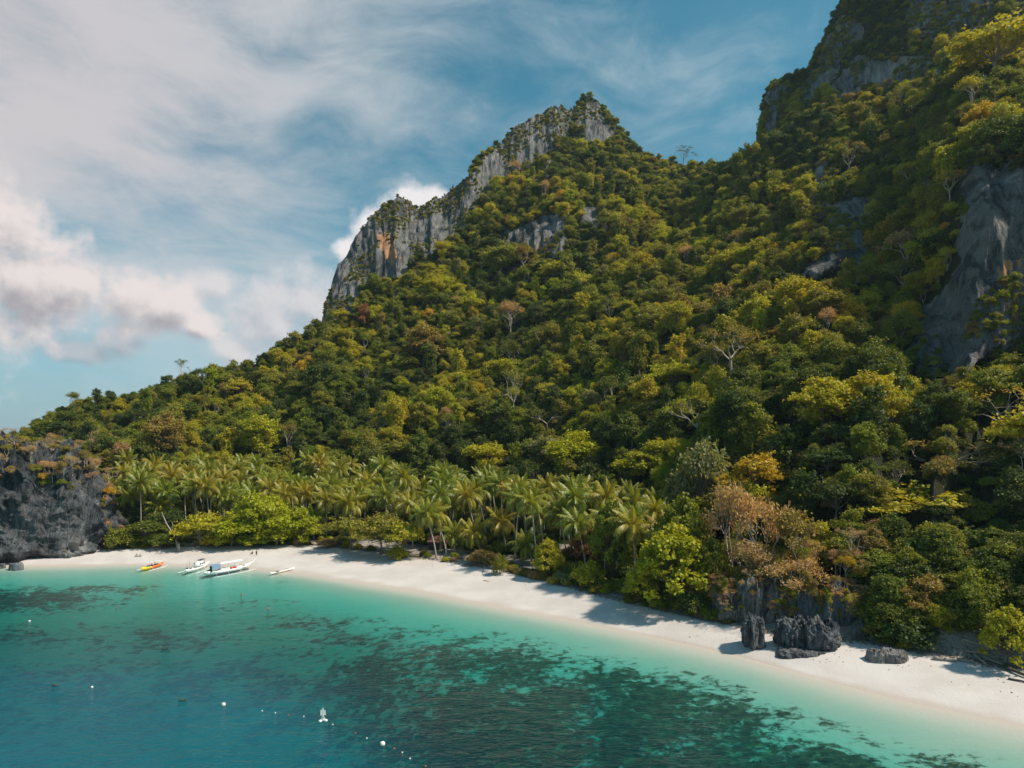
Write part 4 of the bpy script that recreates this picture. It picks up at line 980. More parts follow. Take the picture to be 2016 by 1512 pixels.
# colour of every tree: mostly greens, warmer patches set by broad noise
NAMES = list(PAL)
def pick_colour(p, px, py, r_):
    f = float(fbm(p[0]/38, p[1]/38, p[2]/38, 3, 91)); g = r_.random()*.9+f*.95+.05
    if px < 250 and py > 800 and p[1] < 300: return r_.choice(['brownish olive', 'dry tan', 'olive', 'deep green'])
    if px > 1480 and py > 560: g -= .05
    if px > 1450: g -= .07  # leaf colours picked darker on the right, standing in for shade there
    if g < .06: return 'dark green'
    if g < .27: return 'deep green'
    if g < .46: return 'green'
    if g < .64: return 'olive'
    if g < .86: return 'yellow-green'
    return r_.choice(['yellow-green', 'yellow-green', 'yellow-green', 'brownish olive', 'golden yellow', 'golden yellow', 'grey-green', 'dry tan', 'bright green', 'olive', 'olive'])
def pick_kind(r_, cr_, col, px_=0, py_=0):
    u = r_.random()
    if col == 'dry tan': return 'dry' if u < .8 else 'bare'
    if cr_ > 5.1: return 'round' if u < .55 else 'shrub'
    if px_ > 1350 and py_ > 850: u += .12
    if u < .62: return 'round'
    if u < .70: return 'umbrella'
    if u < .91: return 'tall'
    if u < 1.02 - .03*(px_ < 1350): return 'dry'
    return 'bare'
for t in trees:
    col = pick_colour(t[0], t[2], t[3], rnd); t += [col, pick_kind(rnd, t[4], col, t[2], t[3])]
# which filler trees show largest: simple depth buffer of crowns
WQ, HQ = 504, 378; zb = np.full((HQ, WQ), 1e9); ib = np.full((HQ, WQ), -1, int)
for n_, t in enumerate(trees):
    p, s, px_, py_, cr_, col, kd = t; r = KW[kd]*.5*s*F/p[1]*.25; cy = (py_-KH[kd]*.62*s*F/p[1])*.25; cx_ = px_*.25; ry = r*.8
    x0, x1, y0, y1 = int(max(0, cx_-r)), int(min(WQ, cx_+r+1)), int(max(0, cy-ry)), int(min(HQ, cy+ry+1))
    if x0 >= x1 or y0 >= y1 or cr_ > 6.02: continue
    yy, xx = np.mgrid[y0:y1, x0:x1]; m = (((xx-cx_)/r)**2+((yy-cy)/ry)**2 < 1) & (zb[y0:y1, x0:x1] > p[1])
    zb[y0:y1, x0:x1][m] = p[1]; ib[y0:y1, x0:x1][m] = n_
vis = np.bincount(ib[ib >= 0], minlength=len(trees))
NHERO = sum(1 for h_ in H if (h_[7] if len(h_) > 7 else 'tree') == 'tree')
order = np.argsort(-vis)[:max(0, 292-NHERO)]; solo = set(int(i) for i in order if vis[i] > 20)
def zone_of(px, py):
    if px < 250: z = 'above the left headland'
    elif px < 620: z = 'on the low left slope'
    elif px < 900: z = 'below the orange-stained cliff'
    elif px < 1250: z = 'below the twin summit'
    elif px < 1500: z = 'below the skyline saddle'
    elif px < 1760: z = 'left of the dark right cliff'
    else: z = 'around the dark right cliff'
    return z, ('high' if py < 450 else 'halfway up' if py < 700 else 'low' if py < 930 else 'near the shore')
SH = {'round': 'domed tree', 'umbrella': 'layered tree', 'tall': 'vine-hung tree', 'dry': 'sparse tree', 'bare': 'bare-limbed tree', 'shrub': 'bush'}
info = []
for i in sorted(solo, key=lambda i: trees[i][2]):
    t = trees[i]; z, h = zone_of(t[2], t[3]-KH[t[6]]*.6*t[1]*F/t[0][1]); info.append((i, (t[5], SH[t[6]], h, z)))
tot = {}; cnt = {}
for i, k in info: tot[k] = tot.get(k, 0)+1
for i, k in info:
    cnt[k] = cnt.get(k, 0)+1; t = trees[i]
    lab = '%s %s %s %s' % k+(', %s from left' % ordn(cnt[k]-1) if tot[k] > 1 else '')
    s = t[1]; place_tree(t[6], tuple(t[0]-np.array([0, 0, .5])), (s, s, s*rnd.uniform(.85, 1.15)), rnd.random()*6.28, t[5], lab, 'tree', 'forest trees on the hillside', None, None, (rnd.uniform(-.06, .06), rnd.uniform(-.06, .06)))
print('TREES', len(trees), 'solo', len(solo), 'bushes', len(bushes))

def scatter(name, pts, label, cat):
    """one object: points that carry a tree mesh each (kind index, size, turn and leaf colour per point)"""
    kinds = []
    for kd in PROTO:
        for v in range(len(PROTO[kd])): kinds.append((kd, v))
    n = len(pts); co = np.array([p[0] for p in pts]); K_ = np.zeros(n, np.int32); sc_ = np.zeros((n, 3)); ro = np.zeros((n, 3)); cl = np.ones((n, 4))
    for i, (p, kd, s, colr) in enumerate(pts):
        v = rnd.randrange(len(PROTO[kd])); K_[i] = kinds.index((kd, v)); sz = s*rnd.uniform(.85, 1.15); sc_[i] = (s, s, sz); ro[i] = (rnd.uniform(-.08, .08), rnd.uniform(-.08, .08), rnd.random()*6.28)
        j = rnd.uniform(.85, 1.15); cl[i, :3] = np.array(PAL[colr])*j*np.array([rnd.uniform(.9, 1.1), 1, 1])
    me = mesh_np(name, co, [], {'sclv': sc_, 'rotv': ro, 'tcol': cl}) if False else bpy.data.meshes.new(name)
    me.vertices.add(n); me.vertices.foreach_set('co', co.astype(np.float32).ravel())
    for nm, a, ty, ky in (('sclv', sc_, 'FLOAT_VECTOR', 'vector'), ('rotv', ro, 'FLOAT_VECTOR', 'vector'), ('tcol', cl, 'FLOAT_COLOR', 'color')):
        at = me.attributes.new(nm, ty, 'POINT'); at.data.foreach_set(ky, a.astype(np.float32).ravel())
    at = me.attributes.new('kindi', 'INT', 'POINT'); at.data.foreach_set('value', K_)
    o = link(name, me); tag(o, label, cat, None, 'stuff')
    ng = bpy.data.node_groups.new(name, 'GeometryNodeTree'); ng.interface.new_socket('Geometry', in_out='INPUT', socket_type='NodeSocketGeometry'); ng.interface.new_socket('Geometry', in_out='OUTPUT', socket_type='NodeSocketGeometry')
    A = ng.nodes.new; gi = A('NodeGroupInput'); go = A('NodeGroupOutput'); join = A('GeometryNodeJoinGeometry')
    def na(nm, ty):
        q = A('GeometryNodeInputNamedAttribute'); q.data_type = ty; q.inputs['Name'].default_value = nm; return q.outputs['Attribute']
    kk = na('kindi', 'INT'); rr_ = na('rotv', 'FLOAT_VECTOR'); ss = na('sclv', 'FLOAT_VECTOR'); e2r = A('FunctionNodeEulerToRotation'); ng.links.new(rr_, e2r.inputs[0])
    for k, (kd, v) in enumerate(kinds):
        if not (K_ == k).any(): continue
        me_ = PROTO[kd][v][2]; po = bpy.data.objects.get('proto_%s_%d' % (kd, v)) or bpy.data.objects.new('proto_%s_%d' % (kd, v), me_)
        oi = A('GeometryNodeObjectInfo'); oi.inputs['Object'].default_value = po; oi.inputs['As Instance'].default_value = False
        cmp_ = A('FunctionNodeCompare'); cmp_.data_type = 'INT'; cmp_.operation = 'EQUAL'; cmp_.inputs[3].default_value = k; ng.links.new(kk, cmp_.inputs[2])
        iop = A('GeometryNodeInstanceOnPoints'); ng.links.new(gi.outputs[0], iop.inputs['Points']); ng.links.new(cmp_.outputs[0], iop.inputs['Selection'])
        ng.links.new(oi.outputs['Geometry'], iop.inputs['Instance']); ng.links.new(e2r.outputs[0], iop.inputs['Rotation']); ng.links.new(ss, iop.inputs['Scale'])
        ng.links.new(iop.outputs[0], join.inputs[0])
    ng.links.new(join.outputs[0], go.inputs[0])
    md = o.modifiers.new('trees', 'NODES'); md.node_group = ng
    return o
fpts = [(t[0]-np.array([0, 0, .5]), t[6], t[1], t[5]) for i, t in enumerate(trees) if i not in solo]
scatter('forest', fpts, 'dense mixed green tropical forest covering the hillside', 'forest')
und = []
for p, s in bushes: und.append((p-np.array([0, 0, .6 if s < .3 else .9]), rnd.choice(('shrub', 'round', 'tall')) if s < .3 else 'shrub', s, rnd.choice(['olive', 'brownish olive', 'green', 'olive', 'deep green', 'yellow-green'])))
# undergrowth between the trunks, the back of the palm grove and along the crest
sel = rng.choice(len(idx), 9000, replace=False)
for n_ in sel:
    if rock_here[n_] > .4 or rock_top[n_] > .5: continue
    if 1405 < pxa[n_] < 1705 and cx3[n_, 1] < kD[0][jj[n_]]+12: continue
    und.append((cx3[n_]-np.array([0, 0, .5]), 'shrub', rnd.uniform(.35, .8), rnd.choice(['dark green', 'deep green', 'green', 'olive', 'deep green', 'brownish olive'])))
for i in range(900):
    px = rnd.uniform(225, 1400); c = col_at(px); dd = rnd.uniform(4, 62)
    if 690 < px < 1090 and dd < 17: continue
    y = kD[0][c]+dd; x = (px-CX)/F*y
    und.append((np.array([x, y, ground(x, y)-.3]), 'shrub', rnd.uniform(.3, .75), rnd.choice(['dark green', 'deep green', 'green', 'olive', 'deep green'])))
for i in range(520):
    px = rnd.uniform(1330, 2250); c = col_at(px); dd = rnd.uniform(.5, 16)
    if (1400 < px < 1700 and dd < 15) or (px > 1800 and dd < 4): continue
    y = kD[0][c]+dd; x = (px-CX)/F*y; s_ = rnd.uniform(.4, .95)
    und.append((np.array([x, y, ground(x, y)-.3]), rnd.choice(('shrub', 'shrub', 'beach', 'round')) if s_ < .7 else 'shrub', s_, rnd.choice(['dark green', 'deep green', 'green', 'olive', 'deep green', 'brownish olive'])))
for i in range(560):                                  # scrub along the upper edge of the sand
    px = rnd.uniform(190, 2150); c = col_at(px); dd = rnd.uniform(-.5, 6)
    if (690 < px < 980 and rnd.random() < .8) or 1440 < px < 1720 or (px > 1800 and dd < 3.5): continue
    y = kD[0][c]+dd; x = (px-CX)/F*y
    und.append((np.array([x, y, ground(x, y)-.2]), 'shrub', rnd.uniform(.15, .42), rnd.choice(['green', 'olive', 'deep green', 'brownish olive', 'dry tan', 'yellow-green'])))
for i in range(150):
    px = rnd.uniform(1700, 2150); c = col_at(px); y = kD[0][c]+rnd.uniform(3.2, 10); x = (px-CX)/F*y
    und.append((np.array([x, y, ground(x, y)-.25]), 'shrub', rnd.uniform(.22, .5), rnd.choice(['dark green', 'deep green', 'green', 'dark green', 'brownish olive'])))
scatter('undergrowth', und, 'low green undergrowth and ledge bushes between the trees', 'undergrowth')

# ------------------------------------------------------------------ rocks
def loft_rock(name, outline, z0, heights, mat, seed, amp=1.0, freq=0.2, under=0.0, N_=200, M_=70, vs=0.35, lean=(0, 0), parent=None, cap=.28, rough_top=.30):
    """outline: world (x,y) loop; heights: function of (x,y) or number"""
    P = np.array(outline, float); c = P.mean(0); Q = np.concatenate([P, P[:1]]); L = np.concatenate([[0], np.cumsum(np.linalg.norm(np.diff(Q, axis=0), axis=1))])
    u = np.linspace(0, L[-1], N_, endpoint=False); ring = np.stack([np.interp(u, L, Q[:, 0]), np.interp(u, L, Q[:, 1])], -1)
    k = np.exp(-.5*(np.arange(-8, 9)/4.0)**2); k /= k.sum()
    ring = np.stack([np.convolve(np.concatenate([ring[-8:, i], ring[:, i], ring[:8, i]]), k, 'valid') for i in (0, 1)], -1)
    t = np.linspace(0, 1, M_)[:, None]
    wall = 1-cap; hgt = np.where(t < wall, t/wall*.86, .86+.14*np.sin((t-wall)/cap*math.pi/2)); sc = np.where(t < wall, 1-.14*(t/wall)**1.6, .86*np.clip(np.cos((t-wall)/cap*math.pi/2), 0, 1)**.75)
    sc = sc*(1-under*np.exp(-((t-.03)/.07)**2))
    X = c[0]+(ring[None, :, 0]-c[0])*sc+lean[0]*hgt; Y = c[1]+(ring[None, :, 1]-c[1])*sc+lean[1]*hgt
    Hh = heights(X, Y) if callable(heights) else heights
    Hh = Hh*(1-rough_top+rough_top*2.2*(ridged(X*freq*1.3, Y*freq*1.3, 0, 4, seed+5)-.42)); Z = z0+hgt*Hh
    dx, dy = X-c[0], Y-c[1]; dl = np.hypot(dx, dy)+1e-6
    e = amp*(ridged(X*freq, Y*freq, Z*freq*vs, 5, seed)-.55)*2+amp*.5*fbm(X*freq*3, Y*freq*3, Z*freq*2.2, 4, seed+9)
    fade = np.clip(dl/(dl.max()*.12), 0, 1)
    X = X+dx/dl*e*fade; Y = Y+dy/dl*e*fade; Z = Z+(hgt > .35)*amp*.9*(ridged(X*freq*1.4, Y*freq*1.4, 0, 4, seed+3)-.6)*sstep(hgt, .35, .9)
    idx_ = np.arange(M_*N_).reshape(M_, N_); a = idx_[:-1]; b = idx_[1:]
    Fc = np.stack([a, np.roll(a, -1, 1), np.roll(b, -1, 1), b], -1).reshape(-1, 4)
    me = mesh_np(name, np.stack([X, Y, Z], -1).reshape(-1, 3), Fc); me.materials.append(mat)
    return link(name, me, parent), (X, Y, Z)
def W2(px, D): return ((px-CX)/F*D, D)
def head_h(X, Y):
    px = CX+F*X/Y; return np.interp(px, [-400, -60, 60, 130, 180, 225, 260], [34, 38, 38, 36, 31, 23, 12])
hl, hg = loft_rock('headland_rock', [W2(222, 215), W2(196, 207), W2(150, 203), W2(100, 201), W2(50, 199), W2(0, 195), W2(-60, 192), W2(-140, 189), W2(-320, 188), W2(-420, 215), W2(-360, 262), W2(-100, 268), W2(80, 262), W2(200, 248), W2(240, 235)],
                   -1.2, head_h, M['rock'], 101, 5.0, .11, .05, 620, 170, .8, (0, 0), None, .14, .25)
tag(hl, 'dark grey limestone headland with a wave-cut foot at the left end of the beach', 'headland')
# dry scrub on its top and ledges
X_, Y_, Z_ = hg; hp = []
nz_ = fbm(X_/6, Y_/6, Z_/8, 3, 120)
for i in range(2600):
    a, b = rng.integers(60, 168), rng.integers(0, 620); p = np.array([X_[a, b], Y_[a, b], Z_[a, b]]); ppx = CX+F*p[0]/p[1]
    top = a > 138
    if ppx < -80 or ppx > 250 or (not top and nz_[a, b] < .16) or (top and rnd.random() < .35): continue
    if not top and rnd.random() < .5: continue
    if top: hp.append((p-np.array([0, 0, .8]), rnd.choice(['dry', 'dry', 'shrub', 'shrub', 'bare']), rnd.uniform(.28, .5), rnd.choice(['dry tan', 'brownish olive', 'dry tan', 'olive', 'golden yellow', 'dry tan'])))
    else: hp.append((p-np.array([0, 0, .5]), 'shrub', rnd.uniform(.2, .42), rnd.choice(['brownish olive', 'green', 'dry tan', 'olive'])))
scatter('headland_scrub', hp, 'dry tan and green scrub over the headland top and ledges', 'scrub')

def blob(name, px, py, wpx, hpx, dep, label, mat='rock_small', seed=1, rt=.20, amp=.5, freq=.45, under=.0, vs=.3, lean=(0, 0), cat='rock', group=None, sink=.3, skew=0.0, N_=150, M_=60, cap=.3, D=None):
    x, y, z = hit(px, py) if D is None else ((px-CX)/F*D, D, ground((px-CX)/F*D, D)); w_ = wpx*y/F/2; h_ = hpx*y/F; rr = random.Random(seed); out = []
    for k in range(14):
        a = k/14*6.283; q = rr.uniform(.82, 1.12); out.append((x+w_*math.cos(a)*q, y+dep/2+dep/2*math.sin(a)*q+skew*math.cos(a)*w_))
    o, g = loft_rock(name, out, z-sink, h_+sink, M[mat], seed, amp, freq, under, N_, M_, vs, lean, None, cap, rt)
    GRIDS.setdefault(name, []).append(g); return tag(o, label, cat, group)
GRIDS = {}
blob('standing_rock', 1496, 1282, 40, 66, 4.0, 'upright jagged grey rock standing alone at the water edge', seed=201, amp=.75, freq=.8, under=.25, vs=.16, lean=(-.5, 0), cap=.45)
blob('overhanging_rock', 1606, 1284, 128, 58, 5.5, 'wide fluted grey rock with undercut base, right of the upright rock', seed=205, amp=1.05, freq=.65, under=.34, vs=.15, skew=-.12, cap=.45, N_=300, M_=100)
blob('rock_plinth', 1590, 1296, 118, 12, 4.5, 'low dark layered rock shelf under the wide fluted rock', seed=206, amp=.3, freq=.6, vs=2.0)
blob('flat_boulder', 1760, 1307, 80, 24, 3.2, 'flat cracked grey boulder lying on the sand', 'rock_pale', seed=211, amp=.45, freq=.7, vs=1.5, skew=-.15, cap=.75)
blob('karst_wall', 1520, 1228, 185, 84, 7, 'jagged grey rock wall behind the upright beach rock', 'rock_pale', seed=221, rt=.6, amp=.9, freq=.4, vs=.2, skew=-.15, N_=260, M_=80)
blob('karst_wall', 1640, 1238, 140, 92, 8, 'tall dark rock wall behind the wide fluted rock', seed=223, rt=.6, amp=1.0, freq=.4, vs=.2, skew=-.1, N_=260, M_=80)
blob('karst_wall', 1440, 1218, 60, 60, 5, 'grey rock face under the dry trees, left of the upright rock', 'rock_pale', seed=225, amp=.7, freq=.5, vs=.2, N_=180)
G_B = 'loose pale rocks right of the fluted rock'
for i, (px, py, w_, h_, lab) in enumerate([(1692, 1262, 26, 22, 'pale pinkish rock touching the right end of the wide fluted rock'), (1716, 1264, 20, 14, 'pale pinkish rock second from the fluted rock'), (1738, 1262, 22, 16, 'pale rock third from the fluted rock'),
      (1757, 1266, 16, 9, 'small pale rock at the right end of the rock row')]):
    blob('loose_rock', px, py, w_, h_, 1.6, lab, 'rock_pale', seed=240+i, amp=.28, freq=1.0, group=G_B, N_=60, M_=30)
blob('sea_boulder', 26, 1126, 30, 13, 2.6, 'low rounded grey boulder in the shallows at the far left', seed=251, amp=.2, freq=.8, vs=1, D=188, N_=80, M_=40)
blob('sea_boulder', -2, 1122, 16, 10, 2.0, 'small boulder cut by the left edge of the photo', seed=252, amp=.2, freq=.8, vs=1, D=190, N_=80, M_=40)

_dry = []
for i in range(70):
    px = rnd.uniform(1425, 1700); c = col_at(px); y = kD[0][c]+rnd.uniform(5, 13); x = (px-CX)/F*y
    _dry.append((np.array([x, y, ground(x, y)+rnd.uniform(1, 6)]), rnd.choice(('dry', 'dry', 'bare', 'shrub', 'shrub')), rnd.uniform(.22, .5), rnd.choice(['dry tan', 'dry tan', 'brownish olive', 'olive', 'golden yellow'])))
for X_, Y_, Z_ in GRIDS['karst_wall']:
    for i in range(150):
        a, b = rng.integers(14, X_.shape[0]-2), rng.integers(0, X_.shape[1])
        if Y_[a, b] > Y_.mean()+1 or (i % 3 and a < X_.shape[0]*.5): continue
        _dry.append((np.array([X_[a, b], Y_[a, b]+.1, Z_[a, b]-.25]), rnd.choice(('dry', 'shrub', 'tall', 'bare')), rnd.uniform(.07, .26), rnd.choice(['dry tan', 'dry tan', 'brownish olive', 'olive', 'yellow-green', 'green'])))
scatter('rock_scrub', _dry, 'dry tan scrub and vines growing over the rock wall behind the beach', 'scrub')

# ------------------------------------------------------------------ driftwood
M['drift'] = simple_mat('driftwood', (0.30, 0.26, 0.22), .85, .1, .35, 4, .4)
M['drift_dark'] = simple_mat('driftwood_dark', (0.10, 0.085, 0.07), .85, .1, .35, 4, .4)
def log(p1, p2, rad, label, mat='drift', lift=.15, knots=True, group='driftwood along the top of the beach', twigs=2, name='driftwood_log'):
    a = np.array(hit(*p1)); b = np.array(hit(*p2)); a[2] = ground(a[0], a[1])+lift; b[2] = ground(b[0], b[1])+lift; o0 = a.copy(); L = np.linalg.norm(b-a)
    pts = []; n = 7
    for i in range(n):
        u = i/(n-1); pts.append((b-a)*u+np.array([rnd.gauss(0, .05), rnd.gauss(0, .05), rnd.gauss(0, .03)])*L*.15)
    mb = MB(); mb.tube(pts, np.linspace(rad, rad*.55, n)*np.array([rnd.uniform(.85, 1.15) for _ in range(n)]), 7)
    for k in range(twigs):
        i = rnd.randint(2, n-2); q = pts[i]; mb.tube([q, q+np.array([rnd.uniform(-.6, .6), rnd.uniform(-.4, .2), rnd.uniform(.1, .5)])], [rad*.5, rad*.2], 5)
    o = link(name, mb.mesh('log', M[mat], True)); o.location = o0; return tag(o, label, 'driftwood', group)
log((1995-15, 1318), (2040, 1342), .28, 'long dark green fallen trunk at the right edge of the sand', 'drift_dark', .3)
log((1985, 1338), (2035, 1348), .16, 'thin dark log below the long fallen trunk', 'drift_dark')
log((1918, 1290), (1942, 1310), .22, 'pale log pointing at the sea in the driftwood heap')
log((1930, 1294), (1975, 1310), .2, 'brown log lying right of the pale log in the heap')
log((1838, 1298), (1882, 1303), .34, 'thick grey log at the left end of the driftwood heap')
log((1884, 1300), (1920, 1306), .26, 'short grey log in the middle of the driftwood heap')
log((1900, 1284), (1955, 1292), .2, 'grey log at the back of the driftwood heap', 'drift')
log((1895, 1270), (1950, 1287), .14, 'thin pale dead stem leaning in the shade behind the heap', 'drift', .8)
log((1410, 1208), (1480, 1226), .16, 'long pale brown log left of the upright rock')
log((1300, 1200), (1385, 1222), .14, 'dark branch lying in the shade under the big glossy tree', 'drift_dark')
log((1140, 1162), (1182, 1163), .16, 'dark branch below the yellow-green shrub', 'drift_dark')
log((1188, 1168), (1226, 1176), .09, 'thin bent branch on the sand in tree shade', 'drift_dark')
log((1018, 1118), (1050, 1116), .12, 'short branch behind the small glossy shrub', 'drift_dark')
log((1058, 1137), (1052, 1118), .1, 'dark dead sapling beside the round yellow-green bush', 'drift_dark', .5)
log((955, 1128), (952, 1100), .1, 'grey dead sapling left of the small glossy shrub', 'drift', .4)
log((640, 1076), (690, 1083), .12, 'grey log at the edge of the sand left of the layered trees')
log((295, 1078), (330, 1078), .16, 'grey log below the deep green shrub near the headland')
log((952, 1143), (963, 1145), .07, 'tiny stick lying alone on the open sand', 'drift_dark', .05, twigs=0)
# leaning dead trunk and grey stump at the left
mb = MB(); x, y, z = hit(345, 1080); rr = random.Random(5); ends = []
mb.tube([(0, 0, -.5), (-.3, 0, 1.6), (-1.6, 0, 4.6), (-3.4, .2, 7.2), (-5.0, .3, 10.8)], [.42, .34, .24, .16, .06], 7); mb.tube([(-.6, 0, 2.6), (.8, 0, 4.3), (1.2, 0, 5.4)], [.2, .13, .06], 6); mb.tube([(-1.6, 0, 4.6), (-1.5, 0, 6.8), (-1.7, 0, 8)], [.14, .09, .04], 5)
mb.tube([(-3.4, .2, 7.2), (-4.8, .4, 7.8)], [.1, .04], 5)
dt = thing('dead_tree', 'pale dead tree leaning left over the sand behind the orange boat', 'tree', (x, y+1.5, z)); link('trunk', mb.mesh('dead_trunk', M['bark_pale'], True), dt)
mb = MB(); mb.tube([(0, 0, -.3), (.05, 0, .8), (-.1, 0, 1.8), (.1, 0, 2.6)], [.62, .5, .42, .2], 8)
for k in range(5): a = k*1.25; mb.tube([(.2*math.cos(a), .2*math.sin(a), .5), (1.1*math.cos(a), 1.1*math.sin(a), -.1)], [.2, .07], 5)
o = link('tree_stump', mb.mesh('stump', M['drift'], True)); x, y, z = hit(352, 1086); o.location = (x, y, z); tag(o, 'pale grey tree stump on the sand at the foot of the leaning dead tree', 'stump')
mb = MB()
for k in range(6): a = k*1.05; mb.tube([(0, 0, .7), (.6*math.cos(a), .6*math.sin(a), .35), (1.7*math.cos(a), 1.7*math.sin(a), -.05)], [.4, .22, .07], 6)
mb.tube([(0, 0, .2), (.1, 0, .9), (.4, 0, 1.4)], [.4, .32, .15], 7)
for px, py, lab in ((905, 1102, 'dark upturned palm root mound on the sand right of the leaning palms'), (935, 1105, 'smaller dark root mound right of the first, under the low palm')):
    o = link('root_mound', mb.mesh('root', M['drift_dark'], True)); x, y, z = hit(px, py); o.location = (x, y, z); s = 1.0 if px < 920 else .7; o.scale = (s, s, s*.8); tag(o, lab, 'root')
# twigs, husks and leaf litter: nobody could count them
mbl = MB()
for i in range(3200):
    px = rnd.uniform(200, 2100); c = col_at(px); band = rnd.random() < .8
    y = kD[0][c]+(rnd.gauss(-.3, .9) if band else rnd.uniform(-9, 0)); x = (px-CX)/F*y
    if not band and rnd.random() < .75: continue
    if not band and y < float(Wd(px))+2: continue
    z = ground(x, y)+.04; a = rnd.random()*3.14; l = rnd.uniform(.15, .6) if band else rnd.uniform(.08, .25)
    mbl.tube([(x, y, z), (x+l*math.cos(a), y+l*math.sin(a)*.5, z+rnd.uniform(0, .15))], [.06, .03], 3, False)
o = link('beach_litter', mbl.mesh('litter', M['drift_dark'])); tag(o, 'scattered twigs, husks and leaves along the top of the sand', 'litter', None, 'stuff')

# ------------------------------------------------------------------ boats
M['white_paint'] = simple_mat('white_boat_paint', (0.78, 0.78, 0.76), .35, .5, .06, 2, .02)
M['navy'] = simple_mat('dark_hull_paint', (0.03, 0.05, 0.08), .4, .4, .2, 2, .02)
M['orange_paint'] = simple_mat('orange_paint', (0.85, 0.20, 0.03), .4, .4, .1, 2, .02)
M['yellow_paint'] = simple_mat('yellow_paint', (0.85, 0.55, 0.03), .4, .4, .1, 2, .02)
M['blue_cloth'] = simple_mat('blue_tarpaulin', (0.20, 0.29, 0.42), .7, .2, .15, 2, .1)
M['teal_cloth'] = simple_mat('teal_curtain', (0.02, 0.14, 0.18), .7, .2, .15, 2, .1)
M['bamboo'] = simple_mat('bamboo', (0.62, 0.55, 0.42), .6, .3, .15, 3, .05)
M['bamboo_white'] = simple_mat('white_painted_bamboo', (0.74, 0.73, 0.70), .5, .3, .08, 3, .05)
M['wood'] = simple_mat('brown_planks', (0.30, 0.16, 0.10), .6, .3, .3, 5, .15)
M['red'] = simple_mat('red_cloth', (0.55, 0.05, 0.04), .7, .2, .15, 4, .1)
M['engine'] = simple_mat('dark_engine', (0.03, 0.035, 0.045), .5, .4, .3, 6, .1)
M['skin'] = simple_mat('skin', (0.36, 0.20, 0.13), .5, .35, .08, 8, .02)
M['hair'] = simple_mat('black_hair', (0.02, 0.015, 0.012), .6, .3, .2, 20, .1)
def hull(L, B, Hh, rise=.6, n=15):
    """slender double-ended hull, bow towards +X; returns a deck-open shell"""
    mb = MB(); V = []; prof = [(-1, 1.0), (-.86, .55), (-.5, .12), (0, 0), (.5, .12), (.86, .55), (1, 1.0), (.9, .98), (.78, .5), (0, .14), (-.78, .5), (-.9, .98)]
    for i in range(n):
        u = i/(n-1)*2-1; wd = B/2*max(.04, (1-abs(u)**2.6)); sh = rise*(abs(u)**3)*(1.0 if u > 0 else .6)
        for a, b in prof: V.append((u*L/2, a*wd, b*Hh*(1-.25*abs(u)**4)+sh))
    k = len(prof); Fc = [(i*k+j, i*k+(j+1) % k, (i+1)*k+(j+1) % k, (i+1)*k+j) for i in range(n-1) for j in range(k)]
    Fc += [tuple(range(k-1, -1, -1)), tuple((n-1)*k+j for j in range(k))]
    return mb.add(V, Fc)
def outriggers(t, L, span, zc, mat, xs, rad=.09):
    for sd in (-1, 1):
        mb = MB(); mb.tube([(-L/2, sd*span, .12), (-L*.2, sd*span, .06), (L*.3, sd*span, .08), (L/2, sd*span*.96, .38)], [rad, rad, rad, rad*.6], 6); link('outrigger_float', mb.mesh('float', M[mat], True), t)
    for x in xs:
        mb = MB(); mb.tube([(x, -span, .12), (x, -span*.55, zc), (x, 0, zc+.08), (x, span*.55, zc), (x, span, .12)], [.045, .05, .06, .05, .045], 5); link('crossbeam', mb.mesh('beam', M[mat], True), t)
def boat_at(name, sp, bp, label):
    """stern pixel, bow pixel on the water line"""
    def g(px, py): D = CAMH*F/(py-HY); return np.array([(px-CX)/F*D, D])
    a, b = g(*sp), g(*bp); c = (a+b)/2; v = b-a
    return thing(name, label, 'boat', (c[0], c[1], -.12), math.atan2(v[1], v[0])), float(np.linalg.norm(v))
# large white bangka with canopy
t, L = boat_at('outrigger_boat', (402, 1135), (494, 1119), 'large white outrigger boat with a long awning and blue tarpaulin')
link('hull', hull(L, 1.9, 1.05, 1.0).mesh('hull', M['white_paint'], True), t)
mb = MB(); mb.box((.0, -.93, .28), (L*.82, .05, .22)); mb.box((0, .93, .28), (L*.82, .05, .22)); link('rubbing_strake', mb.mesh('strake', M['navy']), t)
mb = MB(); mb.box((.3, 0, .98), (L*.7, 1.5, .06)); link('deck', mb.mesh('deck', M['bamboo_white']), t)
mb = MB()
for x in (-4.6, -3.0, -1.2, .6, 2.4, 3.6):
    for sd in (-.8, .8): mb.tube([(x, sd, .9), (x, sd, 2.85)], .035, 5)
link('awning_post', mb.mesh('posts', M['white_paint']), t)
mb = MB()
for x0, x1 in ((-2.6, 3.7),):
    n = 7; V = []; 
    for i in range(2):
        for j in range(n):
            a = (j/(n-1)-.5)*2; V.append(((x0, x1)[i], a*1.05, 2.86+.22*(1-a*a)))
    for i in range(2):
        for j in range(n):
            a = (j/(n-1)-.5)*2; V.append(((x0, x1)[i], a*1.05, 2.80+.22*(1-a*a)))
    mb.add(V, [(j, j+1, n+j+1, n+j) for j in range(n-1)]+[(2*n+j+1, 2*n+j, 3*n+j, 3*n+j+1) for j in range(n-1)]+[(0, n, 3*n, 2*n), (n-1, 3*n-1, 4*n-1, 2*n-1)])
link('awning', mb.mesh('awning', M['white_paint']), t)
mb = MB(); mb.box((-4.0, 0, 2.72), (2.4, 2.0, .06)); mb.box((-4.0, -.98, 2.2), (2.3, .04, 1.0)); mb.box((-2.85, 0, 2.1), (.04, 1.9, 1.1)); link('tarpaulin', mb.mesh('tarp', M['blue_cloth']), t)
mb = MB(); mb.box((-5.15, -.3, 1.75), (.06, 1.1, 1.6)); link('stern_curtain', mb.mesh('curtain', M['teal_cloth']), t)
